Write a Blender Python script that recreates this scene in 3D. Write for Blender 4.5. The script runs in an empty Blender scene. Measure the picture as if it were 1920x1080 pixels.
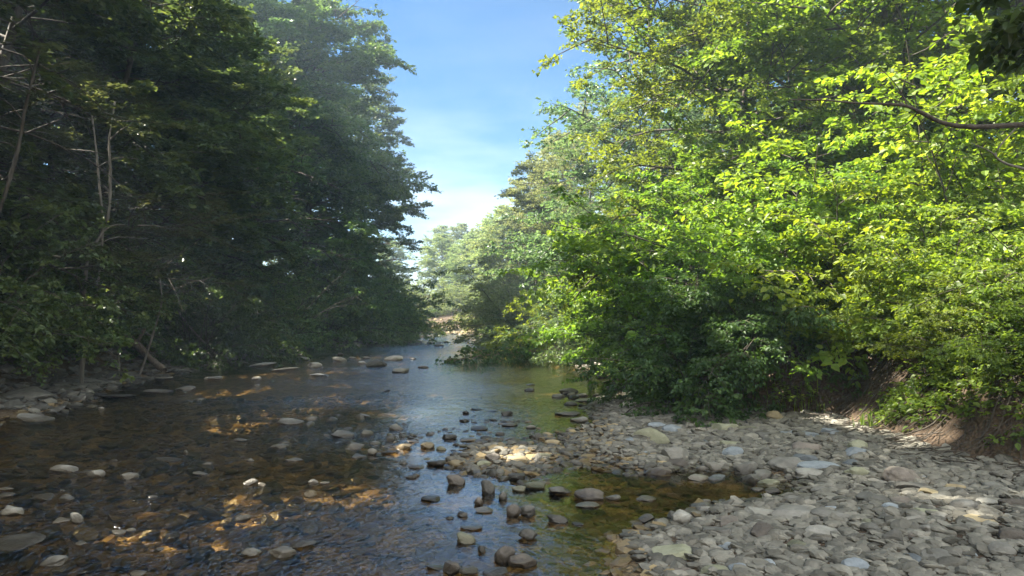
import bpy, math, random
import numpy as np
from mathutils import Vector, Matrix, Euler
C = bpy.context.scene
COL = C.collection
R = math.radians

# ------------------------------------------------------------------ camera
CAM_H, FPX, PITCH = 1.6, 1400.0, 2.05          # metres, focal length in photo pixels, degrees up
cd = bpy.data.cameras.new('camera'); cam = bpy.data.objects.new('camera', cd); COL.objects.link(cam)
cd.sensor_width = 36; cd.lens = 36 * FPX / 1920; cd.clip_start = .05; cd.clip_end = 3000
cam.location = (0, 0, CAM_H); cam.rotation_euler = (R(90 + PITCH), 0, 0)
C.camera = cam

# ------------------------------------------------------------------ light
SUN_EL, SUN_AZ = 46.0, -78.0                    # azimuth clockwise from +Y: ahead and to the left
w = bpy.data.worlds.new('World'); C.world = w; w.use_nodes = True
nt = w.node_tree; nt.nodes.clear()
def nd(t, k, **a):
    n = t.nodes.new(k)
    for q, v in a.items(): setattr(n, q, v)
    return n
sky = nd(nt, 'ShaderNodeTexSky', sky_type='NISHITA', sun_disc=False)
sky.sun_elevation = R(SUN_EL); sky.sun_rotation = R(SUN_AZ); sky.air_density = 1.0; sky.dust_density = 0; sky.ozone_density = 5
bg = nd(nt, 'ShaderNodeBackground'); bg.inputs[1].default_value = .05
wo = nd(nt, 'ShaderNodeOutputWorld')
# thin wisps of high cloud, denser towards the horizon
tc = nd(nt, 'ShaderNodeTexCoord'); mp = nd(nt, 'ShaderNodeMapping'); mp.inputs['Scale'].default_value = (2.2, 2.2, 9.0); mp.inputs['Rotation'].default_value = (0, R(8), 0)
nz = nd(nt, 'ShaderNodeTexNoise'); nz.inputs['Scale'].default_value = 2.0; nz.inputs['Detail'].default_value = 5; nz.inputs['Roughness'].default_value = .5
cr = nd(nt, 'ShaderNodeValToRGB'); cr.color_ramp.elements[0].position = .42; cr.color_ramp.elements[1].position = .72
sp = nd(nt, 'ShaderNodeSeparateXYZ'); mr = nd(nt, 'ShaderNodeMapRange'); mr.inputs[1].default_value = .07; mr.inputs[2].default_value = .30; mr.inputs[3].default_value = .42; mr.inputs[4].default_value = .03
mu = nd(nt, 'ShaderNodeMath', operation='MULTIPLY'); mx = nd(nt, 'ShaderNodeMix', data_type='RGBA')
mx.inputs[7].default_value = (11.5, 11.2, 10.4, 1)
L = nt.links.new
L(tc.outputs['Generated'], mp.inputs[0]); L(mp.outputs[0], nz.inputs['Vector']); L(nz.outputs[0], cr.inputs[0])
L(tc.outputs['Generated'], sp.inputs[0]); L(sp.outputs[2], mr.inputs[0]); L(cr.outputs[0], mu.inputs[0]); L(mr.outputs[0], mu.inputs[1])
mb = nd(nt, 'ShaderNodeMapRange', interpolation_type='SMOOTHSTEP'); mb.inputs[1].default_value = .45; mb.inputs[2].default_value = -.35; L(sp.outputs[1], mb.inputs[0])  # unseen bright cloud behind and overhead, added as neutral fill light
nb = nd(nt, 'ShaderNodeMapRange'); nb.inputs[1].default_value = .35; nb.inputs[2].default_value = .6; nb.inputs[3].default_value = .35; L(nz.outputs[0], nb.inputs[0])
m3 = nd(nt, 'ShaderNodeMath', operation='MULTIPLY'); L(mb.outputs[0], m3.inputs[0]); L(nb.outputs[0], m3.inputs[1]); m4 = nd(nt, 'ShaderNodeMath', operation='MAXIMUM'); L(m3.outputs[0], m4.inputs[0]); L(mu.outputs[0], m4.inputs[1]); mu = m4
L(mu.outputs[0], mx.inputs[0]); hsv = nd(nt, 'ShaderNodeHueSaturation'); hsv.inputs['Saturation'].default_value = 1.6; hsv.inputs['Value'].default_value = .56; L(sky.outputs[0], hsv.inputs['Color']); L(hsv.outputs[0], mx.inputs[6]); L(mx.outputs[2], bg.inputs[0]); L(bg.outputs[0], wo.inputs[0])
sd = bpy.data.lights.new('sun', 'SUN'); sd.energy = 5.0; sd.angle = R(.53); sd.color = (1, .93, .8)
so = bpy.data.objects.new('sun', sd); COL.objects.link(so)
el, az = R(SUN_EL), R(SUN_AZ)
so.rotation_euler = Vector((math.cos(el) * math.sin(az), math.cos(el) * math.cos(az), math.sin(el))).to_track_quat('Z', 'Y').to_euler()
C.view_settings.view_transform = 'Standard'; C.view_settings.look = 'None'; C.view_settings.gamma = 1; C.view_settings.exposure = 2.48
C.render.engine = 'CYCLES'; cy = C.cycles
cy.use_denoising = True; cy.max_bounces = 8; cy.diffuse_bounces = 3; cy.glossy_bounces = 3; cy.transmission_bounces = 4; cy.transparent_max_bounces = 8; cy.volume_bounces = 1
cy.caustics_reflective = False; cy.caustics_refractive = False; cy.sample_clamp_indirect = 6

# ------------------------------------------------------------------ helpers
def tag(o, label=None, cat=None, group=None, kind=None):
    if label: o['label'] = label
    if cat: o['category'] = cat
    if group: o['group'] = group
    if kind: o['kind'] = kind
    return o
def link(name, mesh, parent=None, mat=None):
    o = bpy.data.objects.new(name, mesh); COL.objects.link(o)
    if parent: o.parent = parent
    if mat:
        if not mesh.materials: mesh.materials.append(mat)
        if mesh.materials[0] != mat:
            o.material_slots[0].link = 'OBJECT'; o.material_slots[0].material = mat
    return o
def empty(name, loc=(0, 0, 0), rz=0, s=1):
    o = bpy.data.objects.new(name, None); COL.objects.link(o); o.location = loc; o.rotation_euler = (0, 0, rz); o.scale = (s,) * 3 if not hasattr(s, '__len__') else s
    o.empty_display_size = .2
    return o
def arrmesh(name, V, F, attr=None, smooth=False):
    """V (n,3) verts, F (m,k) faces all of one size"""
    V = np.asarray(V, np.float32); F = np.asarray(F, np.int32)
    me = bpy.data.meshes.new(name); me.vertices.add(len(V)); me.vertices.foreach_set('co', V.ravel())
    k = F.shape[1]; me.loops.add(F.size); me.loops.foreach_set('vertex_index', F.ravel())
    me.polygons.add(len(F)); me.polygons.foreach_set('loop_start', np.arange(len(F), dtype=np.int32) * k)
    me.polygons.foreach_set('use_smooth', np.full(len(F), smooth, bool))
    if attr is not None:
        a = me.attributes.new('rnd', 'FLOAT', 'POINT'); a.data.foreach_set('value', np.asarray(attr, np.float32))
    me.update(calc_edges=True)
    return me
def hashn(ix, iy, iz, seed):
    h = (ix * 374761393 + iy * 668265263 + iz * 2147483647 + seed * 1274126177) & 0xffffffff
    h = ((h ^ (h >> 13)) * 1274126177) & 0xffffffff
    return ((h ^ (h >> 16)) & 0xffff) / 65535.0
def vnoise(P, seed=0):
    P = np.asarray(P, float); i = np.floor(P).astype(np.int64); f = P - i; f = f * f * (3 - 2 * f); r = 0
    for dx in (0, 1):
        for dy in (0, 1):
            for dz in (0, 1):
                wgt = (f[..., 0] if dx else 1 - f[..., 0]) * (f[..., 1] if dy else 1 - f[..., 1]) * (f[..., 2] if dz else 1 - f[..., 2])
                r = r + wgt * hashn(i[..., 0] + dx, i[..., 1] + dy, i[..., 2] + dz, seed)
    return r * 2 - 1
def fbm(x, y, z=0, sc=1, seed=0, octv=4):
    P = np.stack(np.broadcast_arrays(np.asarray(x, float), np.asarray(y, float), np.asarray(z, float)), -1) * sc
    r = 0; a = 1
    for o in range(octv): r = r + a * vnoise(P * 2 ** o + 17.3 * o, seed + o); a *= .5
    return r
def smooth(t): t = np.clip(t, 0, 1); return t * t * (3 - 2 * t)

# ------------------------------------------------------------------ materials
def newmat(name):
    m = bpy.data.materials.new(name); m.use_nodes = True; t = m.node_tree; t.nodes.clear()
    return m, t, t.links.new, nd(t, 'ShaderNodeOutputMaterial')
def ramp(t, stops):
    r = nd(t, 'ShaderNodeValToRGB'); e = r.color_ramp.elements
    while len(e) < len(stops): e.new(.5)
    for q, (p, c) in zip(e, stops): q.position = p; q.color = (*c, 1)
    return r
def leaf_mat(name, dark, mid, light, trans=.45, rough=.45, hue=.04):
    m, t, l, out = newmat(name)
    at = nd(t, 'ShaderNodeAttribute', attribute_name='rnd'); rp = ramp(t, [(0, dark), (.5, mid), (1, light)])
    oi = nd(t, 'ShaderNodeObjectInfo'); hs = nd(t, 'ShaderNodeHueSaturation')
    m1 = nd(t, 'ShaderNodeMapRange'); m1.inputs[3].default_value = .5 - hue * .5; m1.inputs[4].default_value = .5 + hue * .4
    m2 = nd(t, 'ShaderNodeMapRange'); m2.inputs[3].default_value = .8; m2.inputs[4].default_value = 1.2
    l(at.outputs['Fac'], rp.inputs[0]); l(rp.outputs[0], hs.inputs['Color']); l(oi.outputs['Random'], m1.inputs[0]); l(oi.outputs['Random'], m2.inputs[0])
    l(m1.outputs[0], hs.inputs['Hue']); l(m2.outputs[0], hs.inputs['Value'])
    p = nd(t, 'ShaderNodeBsdfPrincipled'); p.inputs['Roughness'].default_value = rough; p.inputs['Specular IOR Level'].default_value = .35
    tr = nd(t, 'ShaderNodeBsdfTranslucent'); h2 = nd(t, 'ShaderNodeHueSaturation'); h2.inputs['Hue'].default_value = .482; h2.inputs['Saturation'].default_value = 1.15; h2.inputs['Value'].default_value = 1.9
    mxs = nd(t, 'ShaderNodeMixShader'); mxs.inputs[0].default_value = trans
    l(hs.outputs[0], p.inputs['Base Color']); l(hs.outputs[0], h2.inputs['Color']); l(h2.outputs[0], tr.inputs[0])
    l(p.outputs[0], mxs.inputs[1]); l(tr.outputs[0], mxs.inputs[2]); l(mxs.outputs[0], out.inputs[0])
    return m
LEAF_RIGHT = leaf_mat('leaf_sunny', (.05, .09, .018), (.105, .175, .032), (.20, .28, .055), .5, hue=.05)
LEAF_VINE = leaf_mat('leaf_vine', (.075, .135, .022), (.155, .245, .04), (.26, .35, .065), .5, hue=.04)
LEAF_TALL = leaf_mat('leaf_tall', (.04, .075, .03), (.085, .135, .05), (.15, .2, .075), .45, .38)
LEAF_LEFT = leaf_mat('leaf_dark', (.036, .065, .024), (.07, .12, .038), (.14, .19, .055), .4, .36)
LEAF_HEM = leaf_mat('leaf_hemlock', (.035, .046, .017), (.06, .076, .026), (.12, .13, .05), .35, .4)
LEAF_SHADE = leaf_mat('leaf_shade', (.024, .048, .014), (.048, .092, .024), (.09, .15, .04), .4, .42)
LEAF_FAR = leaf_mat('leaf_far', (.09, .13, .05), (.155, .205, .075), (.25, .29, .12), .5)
def bark_mat(name, a, b, sc=6):
    m, t, l, out = newmat(name)
    tc = nd(t, 'ShaderNodeTexCoord'); mp = nd(t, 'ShaderNodeMapping'); mp.inputs['Scale'].default_value = (sc, sc, sc * .25)
    n = nd(t, 'ShaderNodeTexNoise'); n.inputs['Scale'].default_value = 2; n.inputs['Detail'].default_value = 8
    rp = ramp(t, [(.3, a), (.7, b)]); p = nd(t, 'ShaderNodeBsdfPrincipled'); p.inputs['Roughness'].default_value = .85
    bp = nd(t, 'ShaderNodeBump'); bp.inputs['Strength'].default_value = .6; bp.inputs['Distance'].default_value = .03
    l(tc.outputs['Object'], mp.inputs[0]); l(mp.outputs[0], n.inputs['Vector']); l(n.outputs[0], rp.inputs[0]); l(rp.outputs[0], p.inputs['Base Color'])
    l(n.outputs[0], bp.inputs['Height']); l(bp.outputs[0], p.inputs['Normal']); l(p.outputs[0], out.inputs[0]); return m
BARK = bark_mat('bark', (.03, .025, .018), (.10, .08, .06)); BARK_PALE = bark_mat('bark_pale', (.09, .08, .062), (.24, .215, .18)); DEADWOOD = bark_mat('deadwood', (.08, .062, .045), (.24, .19, .14), 10)
def stone_mat(name, a, b, c, wet=True):
    m, t, l, out = newmat(name)
    tc = nd(t, 'ShaderNodeTexCoord'); oi = nd(t, 'ShaderNodeObjectInfo'); geo = nd(t, 'ShaderNodeNewGeometry')
    ad = nd(t, 'ShaderNodeVectorMath', operation='ADD'); sc = nd(t, 'ShaderNodeVectorMath', operation='SCALE'); sc.inputs[3].default_value = 30
    cmb = nd(t, 'ShaderNodeCombineXYZ'); l(oi.outputs['Random'], cmb.inputs[0]); l(oi.outputs['Random'], cmb.inputs[2]); l(cmb.outputs[0], sc.inputs[0])
    l(geo.outputs['Position'], ad.inputs[0]); l(sc.outputs[0], ad.inputs[1])
    n = nd(t, 'ShaderNodeTexNoise'); n.inputs['Scale'].default_value = 7; n.inputs['Detail'].default_value = 6; n.inputs['Roughness'].default_value = .65
    n2 = nd(t, 'ShaderNodeTexNoise'); n2.inputs['Scale'].default_value = 60; n2.inputs['Detail'].default_value = 4
    l(ad.outputs[0], n.inputs['Vector']); l(ad.outputs[0], n2.inputs['Vector'])
    rp = ramp(t, [(.25, a), (.5, b), (.78, c)]); l(n.outputs[0], rp.inputs[0])
    at = nd(t, 'ShaderNodeAttribute', attribute_name='rnd')
    va = nd(t, 'ShaderNodeMath', operation='ADD'); l(oi.outputs['Random'], va.inputs[0]); l(at.outputs['Fac'], va.inputs[1])
    fr = nd(t, 'ShaderNodeMath', operation='FRACT'); l(va.outputs[0], fr.inputs[0])
    mr = nd(t, 'ShaderNodeMapRange'); mr.inputs[3].default_value = .55; mr.inputs[4].default_value = 1.4; l(fr.outputs[0], mr.inputs[0])
    hs = nd(t, 'ShaderNodeHueSaturation'); l(rp.outputs[0], hs.inputs['Color']); l(mr.outputs[0], hs.inputs['Value'])
    # the band next to the water is wet: darker and glossy
    sz = nd(t, 'ShaderNodeSeparateXYZ'); l(geo.outputs['Position'], sz.inputs[0])
    wm = nd(t, 'ShaderNodeMapRange', interpolation_type='SMOOTHSTEP'); wm.inputs[1].default_value = .008; wm.inputs[2].default_value = .085; wm.inputs[3].default_value = 1; wm.inputs[4].default_value = 0
    wa = nd(t, 'ShaderNodeMath', operation='MULTIPLY_ADD'); wa.inputs[1].default_value = .04; l(n.outputs[0], wa.inputs[0]); l(sz.outputs[2], wa.inputs[2]); 
    sb = nd(t, 'ShaderNodeMath', operation='SUBTRACT'); l(wa.outputs[0], sb.inputs[0]); sb.inputs[1].default_value = .02; l(sb.outputs[0], wm.inputs[0])
    mx = nd(t, 'ShaderNodeMix', data_type='RGBA', blend_type='MULTIPLY'); mx.inputs[7].default_value = (.36, .33, .29, 1); l(wm.outputs[0], mx.inputs[0]); l(hs.outputs[0], mx.inputs[6])
    mro = nd(t, 'ShaderNodeMapRange'); mro.inputs[3].default_value = .82; mro.inputs[4].default_value = .28; l(wm.outputs[0], mro.inputs[0])
    p = nd(t, 'ShaderNodeBsdfPrincipled'); p.inputs['Specular IOR Level'].default_value = .4; l(mx.outputs[2], p.inputs['Base Color']); l(mro.outputs[0], p.inputs['Roughness'])
    bp = nd(t, 'ShaderNodeBump'); bp.inputs['Strength'].default_value = .5; bp.inputs['Distance'].default_value = .012; l(n2.outputs[0], bp.inputs['Height']); l(bp.outputs[0], p.inputs['Normal'])
    l(p.outputs[0], out.inputs[0]); return m
STONE = {
 'grey': stone_mat('stone_grey', (.16, .155, .135), (.24, .23, .20), (.34, .33, .29)),
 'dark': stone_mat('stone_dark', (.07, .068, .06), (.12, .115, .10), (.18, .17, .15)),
 'blue': stone_mat('stone_blue', (.13, .15, .16), (.20, .225, .24), (.32, .35, .37)),
 'brown': stone_mat('stone_brown', (.10, .088, .074), (.17, .148, .124), (.26, .23, .195)),
 'pale': stone_mat('stone_pale', (.24, .225, .19), (.34, .32, .27), (.46, .44, .38)),
 'olive': stone_mat('stone_olive', (.16, .165, .10), (.25, .25, .17), (.34, .34, .25)),
 'ochre': stone_mat('stone_ochre', (.24, .19, .11), (.36, .29, .17), (.48, .40, .26)),
}
def ground_mat():
    m, t, l, out = newmat('ground')
    geo = nd(t, 'ShaderNodeNewGeometry'); sz = nd(t, 'ShaderNodeSeparateXYZ'); l(geo.outputs['Position'], sz.inputs[0])
    n = nd(t, 'ShaderNodeTexNoise'); n.inputs['Scale'].default_value = 1.1; n.inputs['Detail'].default_value = 9; n.inputs['Roughness'].default_value = .7
    v = nd(t, 'ShaderNodeTexVoronoi'); v.inputs['Scale'].default_value = 9; v.inputs['Randomness'].default_value = 1
    v2 = nd(t, 'ShaderNodeTexVoronoi'); v2.inputs['Scale'].default_value = 26
    for q in (n, v, v2): l(geo.outputs['Position'], q.inputs['Vector'])
    bed = ramp(t, [(0, (.13, .095, .05)), (.5, (.23, .165, .085)), (1, (.34, .25, .14))]); soil = ramp(t, [(.3, (.045, .03, .018)), (.52, (.095, .063, .038)), (.75, (.19, .13, .08))])
    sc = nd(t, 'ShaderNodeSeparateColor'); l(v.outputs['Color'], sc.inputs[0]); l(sc.outputs[0], bed.inputs[0]); l(n.outputs[0], soil.inputs[0])
    mr = nd(t, 'ShaderNodeMapRange'); mr.inputs[1].default_value = .0; mr.inputs[2].default_value = .06; l(sz.outputs[2], mr.inputs[0])
    mx = nd(t, 'ShaderNodeMix', data_type='RGBA'); l(mr.outputs[0], mx.inputs[0]); l(bed.outputs[0], mx.inputs[6]); l(soil.outputs[0], mx.inputs[7])
    p = nd(t, 'ShaderNodeBsdfPrincipled'); p.inputs['Roughness'].default_value = .9; l(mx.outputs[2], p.inputs['Base Color'])
    bp = nd(t, 'ShaderNodeBump'); bp.inputs['Strength'].default_value = .8; bp.inputs['Distance'].default_value = .05; bp.invert = True
    aa = nd(t, 'ShaderNodeMath', operation='ADD'); l(v.outputs['Distance'], aa.inputs[0]); l(v2.outputs['Distance'], aa.inputs[1]); l(aa.outputs[0], bp.inputs['Height']); l(bp.outputs[0], p.inputs['Normal'])
    l(p.outputs[0], out.inputs[0]); return m
def water_mat():
    m, t, l, out = newmat('river_water')
    geo = nd(t, 'ShaderNodeNewGeometry'); sz = nd(t, 'ShaderNodeSeparateXYZ'); l(geo.outputs['Position'], sz.inputs[0])
    mp = nd(t, 'ShaderNodeMapping'); mp.inputs['Scale'].default_value = (1, .8, 1); mp.inputs['Rotation'].default_value = (0, 0, R(15)); l(geo.outputs['Position'], mp.inputs[0])
    n = nd(t, 'ShaderNodeTexNoise'); n.inputs['Scale'].default_value = 4.5; n.inputs['Detail'].default_value = 3
    n2 = nd(t, 'ShaderNodeTexNoise'); n2.inputs['Scale'].default_value = 22; n2.inputs['Detail'].default_value = 3; n2.inputs['Distortion'].default_value = .5
    l(mp.outputs[0], n.inputs['Vector']); l(mp.outputs[0], n2.inputs['Vector'])
    at = nd(t, 'ShaderNodeAttribute', attribute_name='rnd')      # how lively the current is here
    s2 = nd(t, 'ShaderNodeMath', operation='MULTIPLY'); l(n2.outputs[0], s2.inputs[0]); l(at.outputs['Fac'], s2.inputs[1])
    ad = nd(t, 'ShaderNodeMath', operation='MULTIPLY_ADD'); ad.inputs[1].default_value = .55; l(s2.outputs[0], ad.inputs[2]); l(n.outputs[0], ad.inputs[0])
    bp = nd(t, 'ShaderNodeBump'); bp.inputs['Strength'].default_value = 1; bp.inputs['Distance'].default_value = .022; l(ad.outputs[0], bp.inputs['Height'])
    fr = nd(t, 'ShaderNodeFresnel'); fr.inputs[0].default_value = 1.42
    gl = nd(t, 'ShaderNodeBsdfGlossy'); gl.inputs['Roughness'].default_value = .06; l(bp.outputs[0], gl.inputs['Normal']); gl.inputs[0].default_value = (.95, .97, 1, 1)
    tr = nd(t, 'ShaderNodeBsdfTransparent'); tr.inputs[0].default_value = (.88, .77, .52, 1)
    ms = nd(t, 'ShaderNodeMixShader'); l(fr.outputs[0], ms.inputs[0]); l(tr.outputs[0], ms.inputs[1]); l(gl.outputs[0], ms.inputs[2]); l(ms.outputs[0], out.inputs[0])
    return m
GROUND = ground_mat(); WATER = water_mat()

# ------------------------------------------------------------------ terrain
YL, XL = zip((-40, -8), (0, -8), (10, -7.6), (15, -8.6), (20, -9.4), (34, -10.3), (40, -8.6), (48, -7.6), (58, -9), (70, -15), (90, -34), (130, -90))
YR, XR = zip((-40, 1.2), (0, 1.0), (4.6, 1.1), (5.4, 1.1), (6.4, 1.9), (8, 1.6), (10.7, 1.7), (13, 1.5), (15, 2.4), (20, 2.7), (25, 2.0), (30, 1.2), (36, .6), (45, 0), (55, -1.7), (61, -4), (68, -10), (90, -26), (130, -80))
YB, XB = zip((-40, 12), (0, 8), (5.5, 6.2), (7, 4.75), (7.6, 4.35), (9, 4.25), (10.7, 4.4), (11.3, 3.3), (12.5, 2.5), (16, 3.3), (20, 3.3), (25, 2.6), (30, 1.8), (45, .7), (55, -.6), (62, -2), (68, -3), (90, -20), (130, -74))
xl = lambda y: np.interp(y, YL, XL)
xr = lambda y: np.interp(y, YR, XR)
xb = lambda y: np.interp(y, YB, XB)
def height(x, y):
    x = np.asarray(x, float); y = np.asarray(y, float); a, b, c = xl(y), xr(y), xb(y)
    d = np.minimum(x - a, b - x)
    dep = np.where(y < 14, .15, .15 + .15 * smooth((y - 14) / 4)) * (1 + .5 * fbm(x, y, 0, .7, 8, 2)); z = -dep * smooth(d / 1.1)
    z = z + .146 * np.exp(-(((x + .1 + .12 * (y - 9)) / 2.2) ** 2 + ((y - 9.4) / 2.3) ** 2) ** 1.5)
    z = z + .24 * np.exp(-(((y - 42) / 7) ** 2)) * smooth((x + 12) / 3)
    r = np.clip(x - b, 0, None); zr = np.minimum(r * .055 + .02, .3)
    rb = np.clip(x - c, 0, None); zr = zr + .9 * smooth(rb / 1.15) + .12 * np.clip(rb - 1, 0, 30) + .0 * rb
    l_ = np.clip(a - x, 0, None); zl = np.minimum(l_ * .12 + .02, .15) + 1.0 * smooth((l_ - .8) / 1.6) + .42 * np.clip(l_ - 2, 0, 38)
    z = np.where(x > b, zr, np.where(x < a, zl, z))
    z = z - .17 * np.exp(-(((x - 1.95) / .75) ** 2 + ((y - 7.1) / .6) ** 2) ** 2)
    far = smooth((y - 95) / 30) * 3; z = np.where(y > 95, np.maximum(z, far + z * .3), z)
    z = z + .035 * fbm(x, y, 0, .9, 3) + .012 * fbm(x, y, 0, 5, 9, 2)
    big = smooth((rb - 1) / 4) + smooth((l_ - 2) / 6)
    return z + big * .35 * fbm(x, y, 0, .18, 21, 3)
def warp(a, b, n, c, k):
    u = np.linspace(-1, 1, n); s = np.sinh(k * u) / np.sinh(k); return np.where(s < 0, c + s * (c - a), c + s * (b - c))
gx = warp(-200, 200, 420, 0, 4.6); gy = warp(-60, 320, 420, 8, 4.8)
def grid(gx, gy, zf):
    X, Y = np.meshgrid(gx, gy); Z = zf(X, Y); V = np.stack([X, Y, Z], -1).reshape(-1, 3); nx, ny = len(gx), len(gy)
    i = (np.arange(ny - 1)[:, None] * nx + np.arange(nx - 1)[None]).ravel()
    return V, np.stack([i, i + 1, i + 1 + nx, i + nx], 1)
V, F = grid(gx, gy, height)
tag(link('ground', arrmesh('ground', V, F, smooth=True), mat=GROUND), kind='structure')
def live(x, y):
    return np.clip(.25 + .9 * smooth((-1.2 - x) / 3.0) + 1.2 * smooth((y - 30) / 10) + 1.3 * np.exp(-(((x + 1.6) / 1.2) ** 2 + ((y - 5.3) / 1.2) ** 2)) - .2 * np.exp(-(((x + .1) / 1.2) ** 2 + ((y - 7) / 4) ** 2)) + .3 * fbm(x, y, 0, .5, 5, 2), .08, 1.6)
def wz(x, y):
    k = live(x, y); return .004 * k * fbm(x * 1.0, y * .7, 0, 4.0, 31, 3) * (1 + (y > 20))
V, F = grid(np.concatenate([np.linspace(-90, -12, 30), np.linspace(-11.8, 7.5, 320)]), np.concatenate([np.linspace(-20, 2, 12), np.linspace(2.2, 30, 420), np.linspace(30.4, 120, 120)]), wz)
tag(link('water', arrmesh('water', V, F, live(V[:, 0], V[:, 1]), smooth=True), mat=WATER), kind='structure')

# pixel of the photograph -> point on the ground plane at height z
cp, sp_ = math.cos(R(PITCH)), math.sin(R(PITCH))
def P(px, py, z=0.0):
    dx, dz = (px - 960) / FPX, (540 - py) / FPX
    d = Vector((dx, cp - dz * sp_, sp_ + dz * cp)); t = (z - CAM_H) / d.z
    return d.x * t, d.y * t
def ground_pt(px, py):
    z = 0.0
    for _ in range(6):
        x, y = P(px, py, z); z = max(0.0, float(height(x, y)))
    return x, y, z

# ------------------------------------------------------------------ plants
def nrm(a): return a / (np.linalg.norm(a, axis=-1, keepdims=True) + 1e-9)
def tubes(curves, sides=6):
    Vs, Fs, off = [], [], 0
    for pts, rad in curves:
        pts = np.asarray(pts, float); n = len(pts); T = nrm(np.gradient(pts, axis=0))
        ref = np.where(np.abs(T[:, 2:3]) > .9, [[1., 0, 0]], [[0, 0, 1.]]); A = nrm(np.cross(T, ref)); B = np.cross(T, A)
        th = np.linspace(0, 2 * np.pi, sides, endpoint=False)
        ring = pts[:, None] + (A[:, None] * np.cos(th)[None, :, None] + B[:, None] * np.sin(th)[None, :, None]) * np.asarray(rad)[:, None, None]
        Vs.append(ring.reshape(-1, 3)); k = np.arange(sides); k2 = (k + 1) % sides
        for i in range(n - 1):
            a = off + i * sides; Fs.append(np.stack([a + k, a + k2, a + sides + k2, a + sides + k], 1))
        off += n * sides
    return np.concatenate(Vs), np.concatenate(Fs)
def curve(rng, p, d, Ln, n=6, droop=0., wander=.12):
    pts = [np.array(p, float)]; d = np.array(d, float); d /= np.linalg.norm(d)
    for i in range(n):
        d = d + rng.normal(0, wander, 3); d[2] -= droop / n; d /= np.linalg.norm(d); pts.append(pts[-1] + d * Ln / n)
    return np.array(pts)
def leaves(rng, P0, D, Ln, n, size, flat=.7, spread=1.0, kite=True, droop=.25):
    P0, D, Ln = map(np.asarray, (P0, D, Ln)); T = len(P0)
    up = np.array([0, 0, 1.]); lat = nrm(np.cross(D, up) + 1e-4)
    u = rng.random((T, n)) ** .8; sd = rng.choice([-1., 1.], (T, n))
    s = size * (.42 + 1.0 * rng.random((T, n)) ** 1.25)
    jit = rng.normal(0, 1, (T, n, 3)) * size * .5 * spread
    jit[..., 2] *= (1.2 - flat)
    pos = P0[:, None] + D[:, None] * (Ln[:, None] * u)[..., None] + lat[:, None] * (sd * s * .3)[..., None] + jit
    ld = D[:, None] * .45 + lat[:, None] * (sd * .9)[..., None] + rng.normal(0, .35, (T, n, 3)); ld[..., 2] -= droop; ld = nrm(ld)
    nm = up * flat + rng.normal(0, 1, (T, n, 3)) * (1.05 - flat) * .8; wv = nrm(np.cross(nm, ld)); nm = nrm(np.cross(ld, wv))
    s = s[..., None]; fold = s * .10
    if kite:
        v = [pos, pos + ld * s * .42 + wv * s * .34 + nm * fold, pos + ld * s, pos + ld * s * .42 - wv * s * .34 + nm * fold]; k = 4
        f = np.array([[0, 1, 2], [0, 2, 3]])
    else:
        v = [pos, pos + ld * s * .25 + wv * s * .34 + nm * fold, pos + ld * s * .62 + wv * s * .27 + nm * fold * .8, pos + ld * s - nm * s * .08,
             pos + ld * s * .62 - wv * s * .27 + nm * fold * .8, pos + ld * s * .25 - wv * s * .34 + nm * fold]; k = 6
        f = np.array([[0, 1, 2, 3], [0, 3, 4, 5]])
    V = np.stack(v, 2).reshape(-1, 3); N = T * n
    F = (np.arange(N)[:, None, None] * k + f[None]).reshape(-1, f.shape[1])
    tw = rng.random((T, 1)) * .55; r = np.repeat((tw + rng.random((T, n)) * .45).ravel(), k)
    return V, F, r
RAW = {}
class Plant:
    def __init__(s, seed): s.rng = np.random.default_rng(seed); s.wood = []; s.tw = []
    def twigs(s, pts, L0, every, side_len, rise=.2, wood=True, t0=.25, r=.012):
        """side twigs along a branch; every twig will carry a spray of leaves"""
        seg = np.linalg.norm(np.diff(pts, axis=0), axis=1).sum(); n = max(2, int(seg * (1 - t0) / every))
        for i in range(n + 1):
            t = t0 + (1 - t0) * (i + s.rng.random() * .6) / (n + .6); t = min(t, 1.0); f = t * (len(pts) - 1); a = int(min(f, len(pts) - 2)); p = pts[a] + (pts[a + 1] - pts[a]) * (f - a)
            d = pts[a + 1] - pts[a]; d /= np.linalg.norm(d) + 1e-9; lt = np.cross(d, [0, 0, 1.]); lt /= np.linalg.norm(lt) + 1e-6
            sg = 1 if i % 2 else -1; dd = d * s.rng.uniform(.3, .9) + lt * sg * s.rng.uniform(.5, 1) + [0, 0, rise * s.rng.normal(.6, 1)]
            dd /= np.linalg.norm(dd); l = side_len * s.rng.uniform(.55, 1.2) * (1.1 - .5 * t); s.tw.append((p, dd, l))
        s.tw.append((pts[-2], (pts[-1] - pts[-2]) / (np.linalg.norm(pts[-1] - pts[-2]) + 1e-9), side_len))
def pack(pl, name, leaf, nl, flat, spread, kite, droop, sides=6):
    P0, D, Ln = (np.array([t[i] for t in pl.tw]) for i in range(3))
    V, F, r = leaves(pl.rng, P0, D, Ln, nl, leaf, flat, spread, kite, droop)
    cm = arrmesh(name + '_crown', V, F, r); RAW[cm.name] = (V, F, r, 4 if kite else 6); WV, WF = tubes(pl.wood, sides); wm = arrmesh(name + '_trunk', WV, WF, smooth=True)
    return wm, cm
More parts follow.
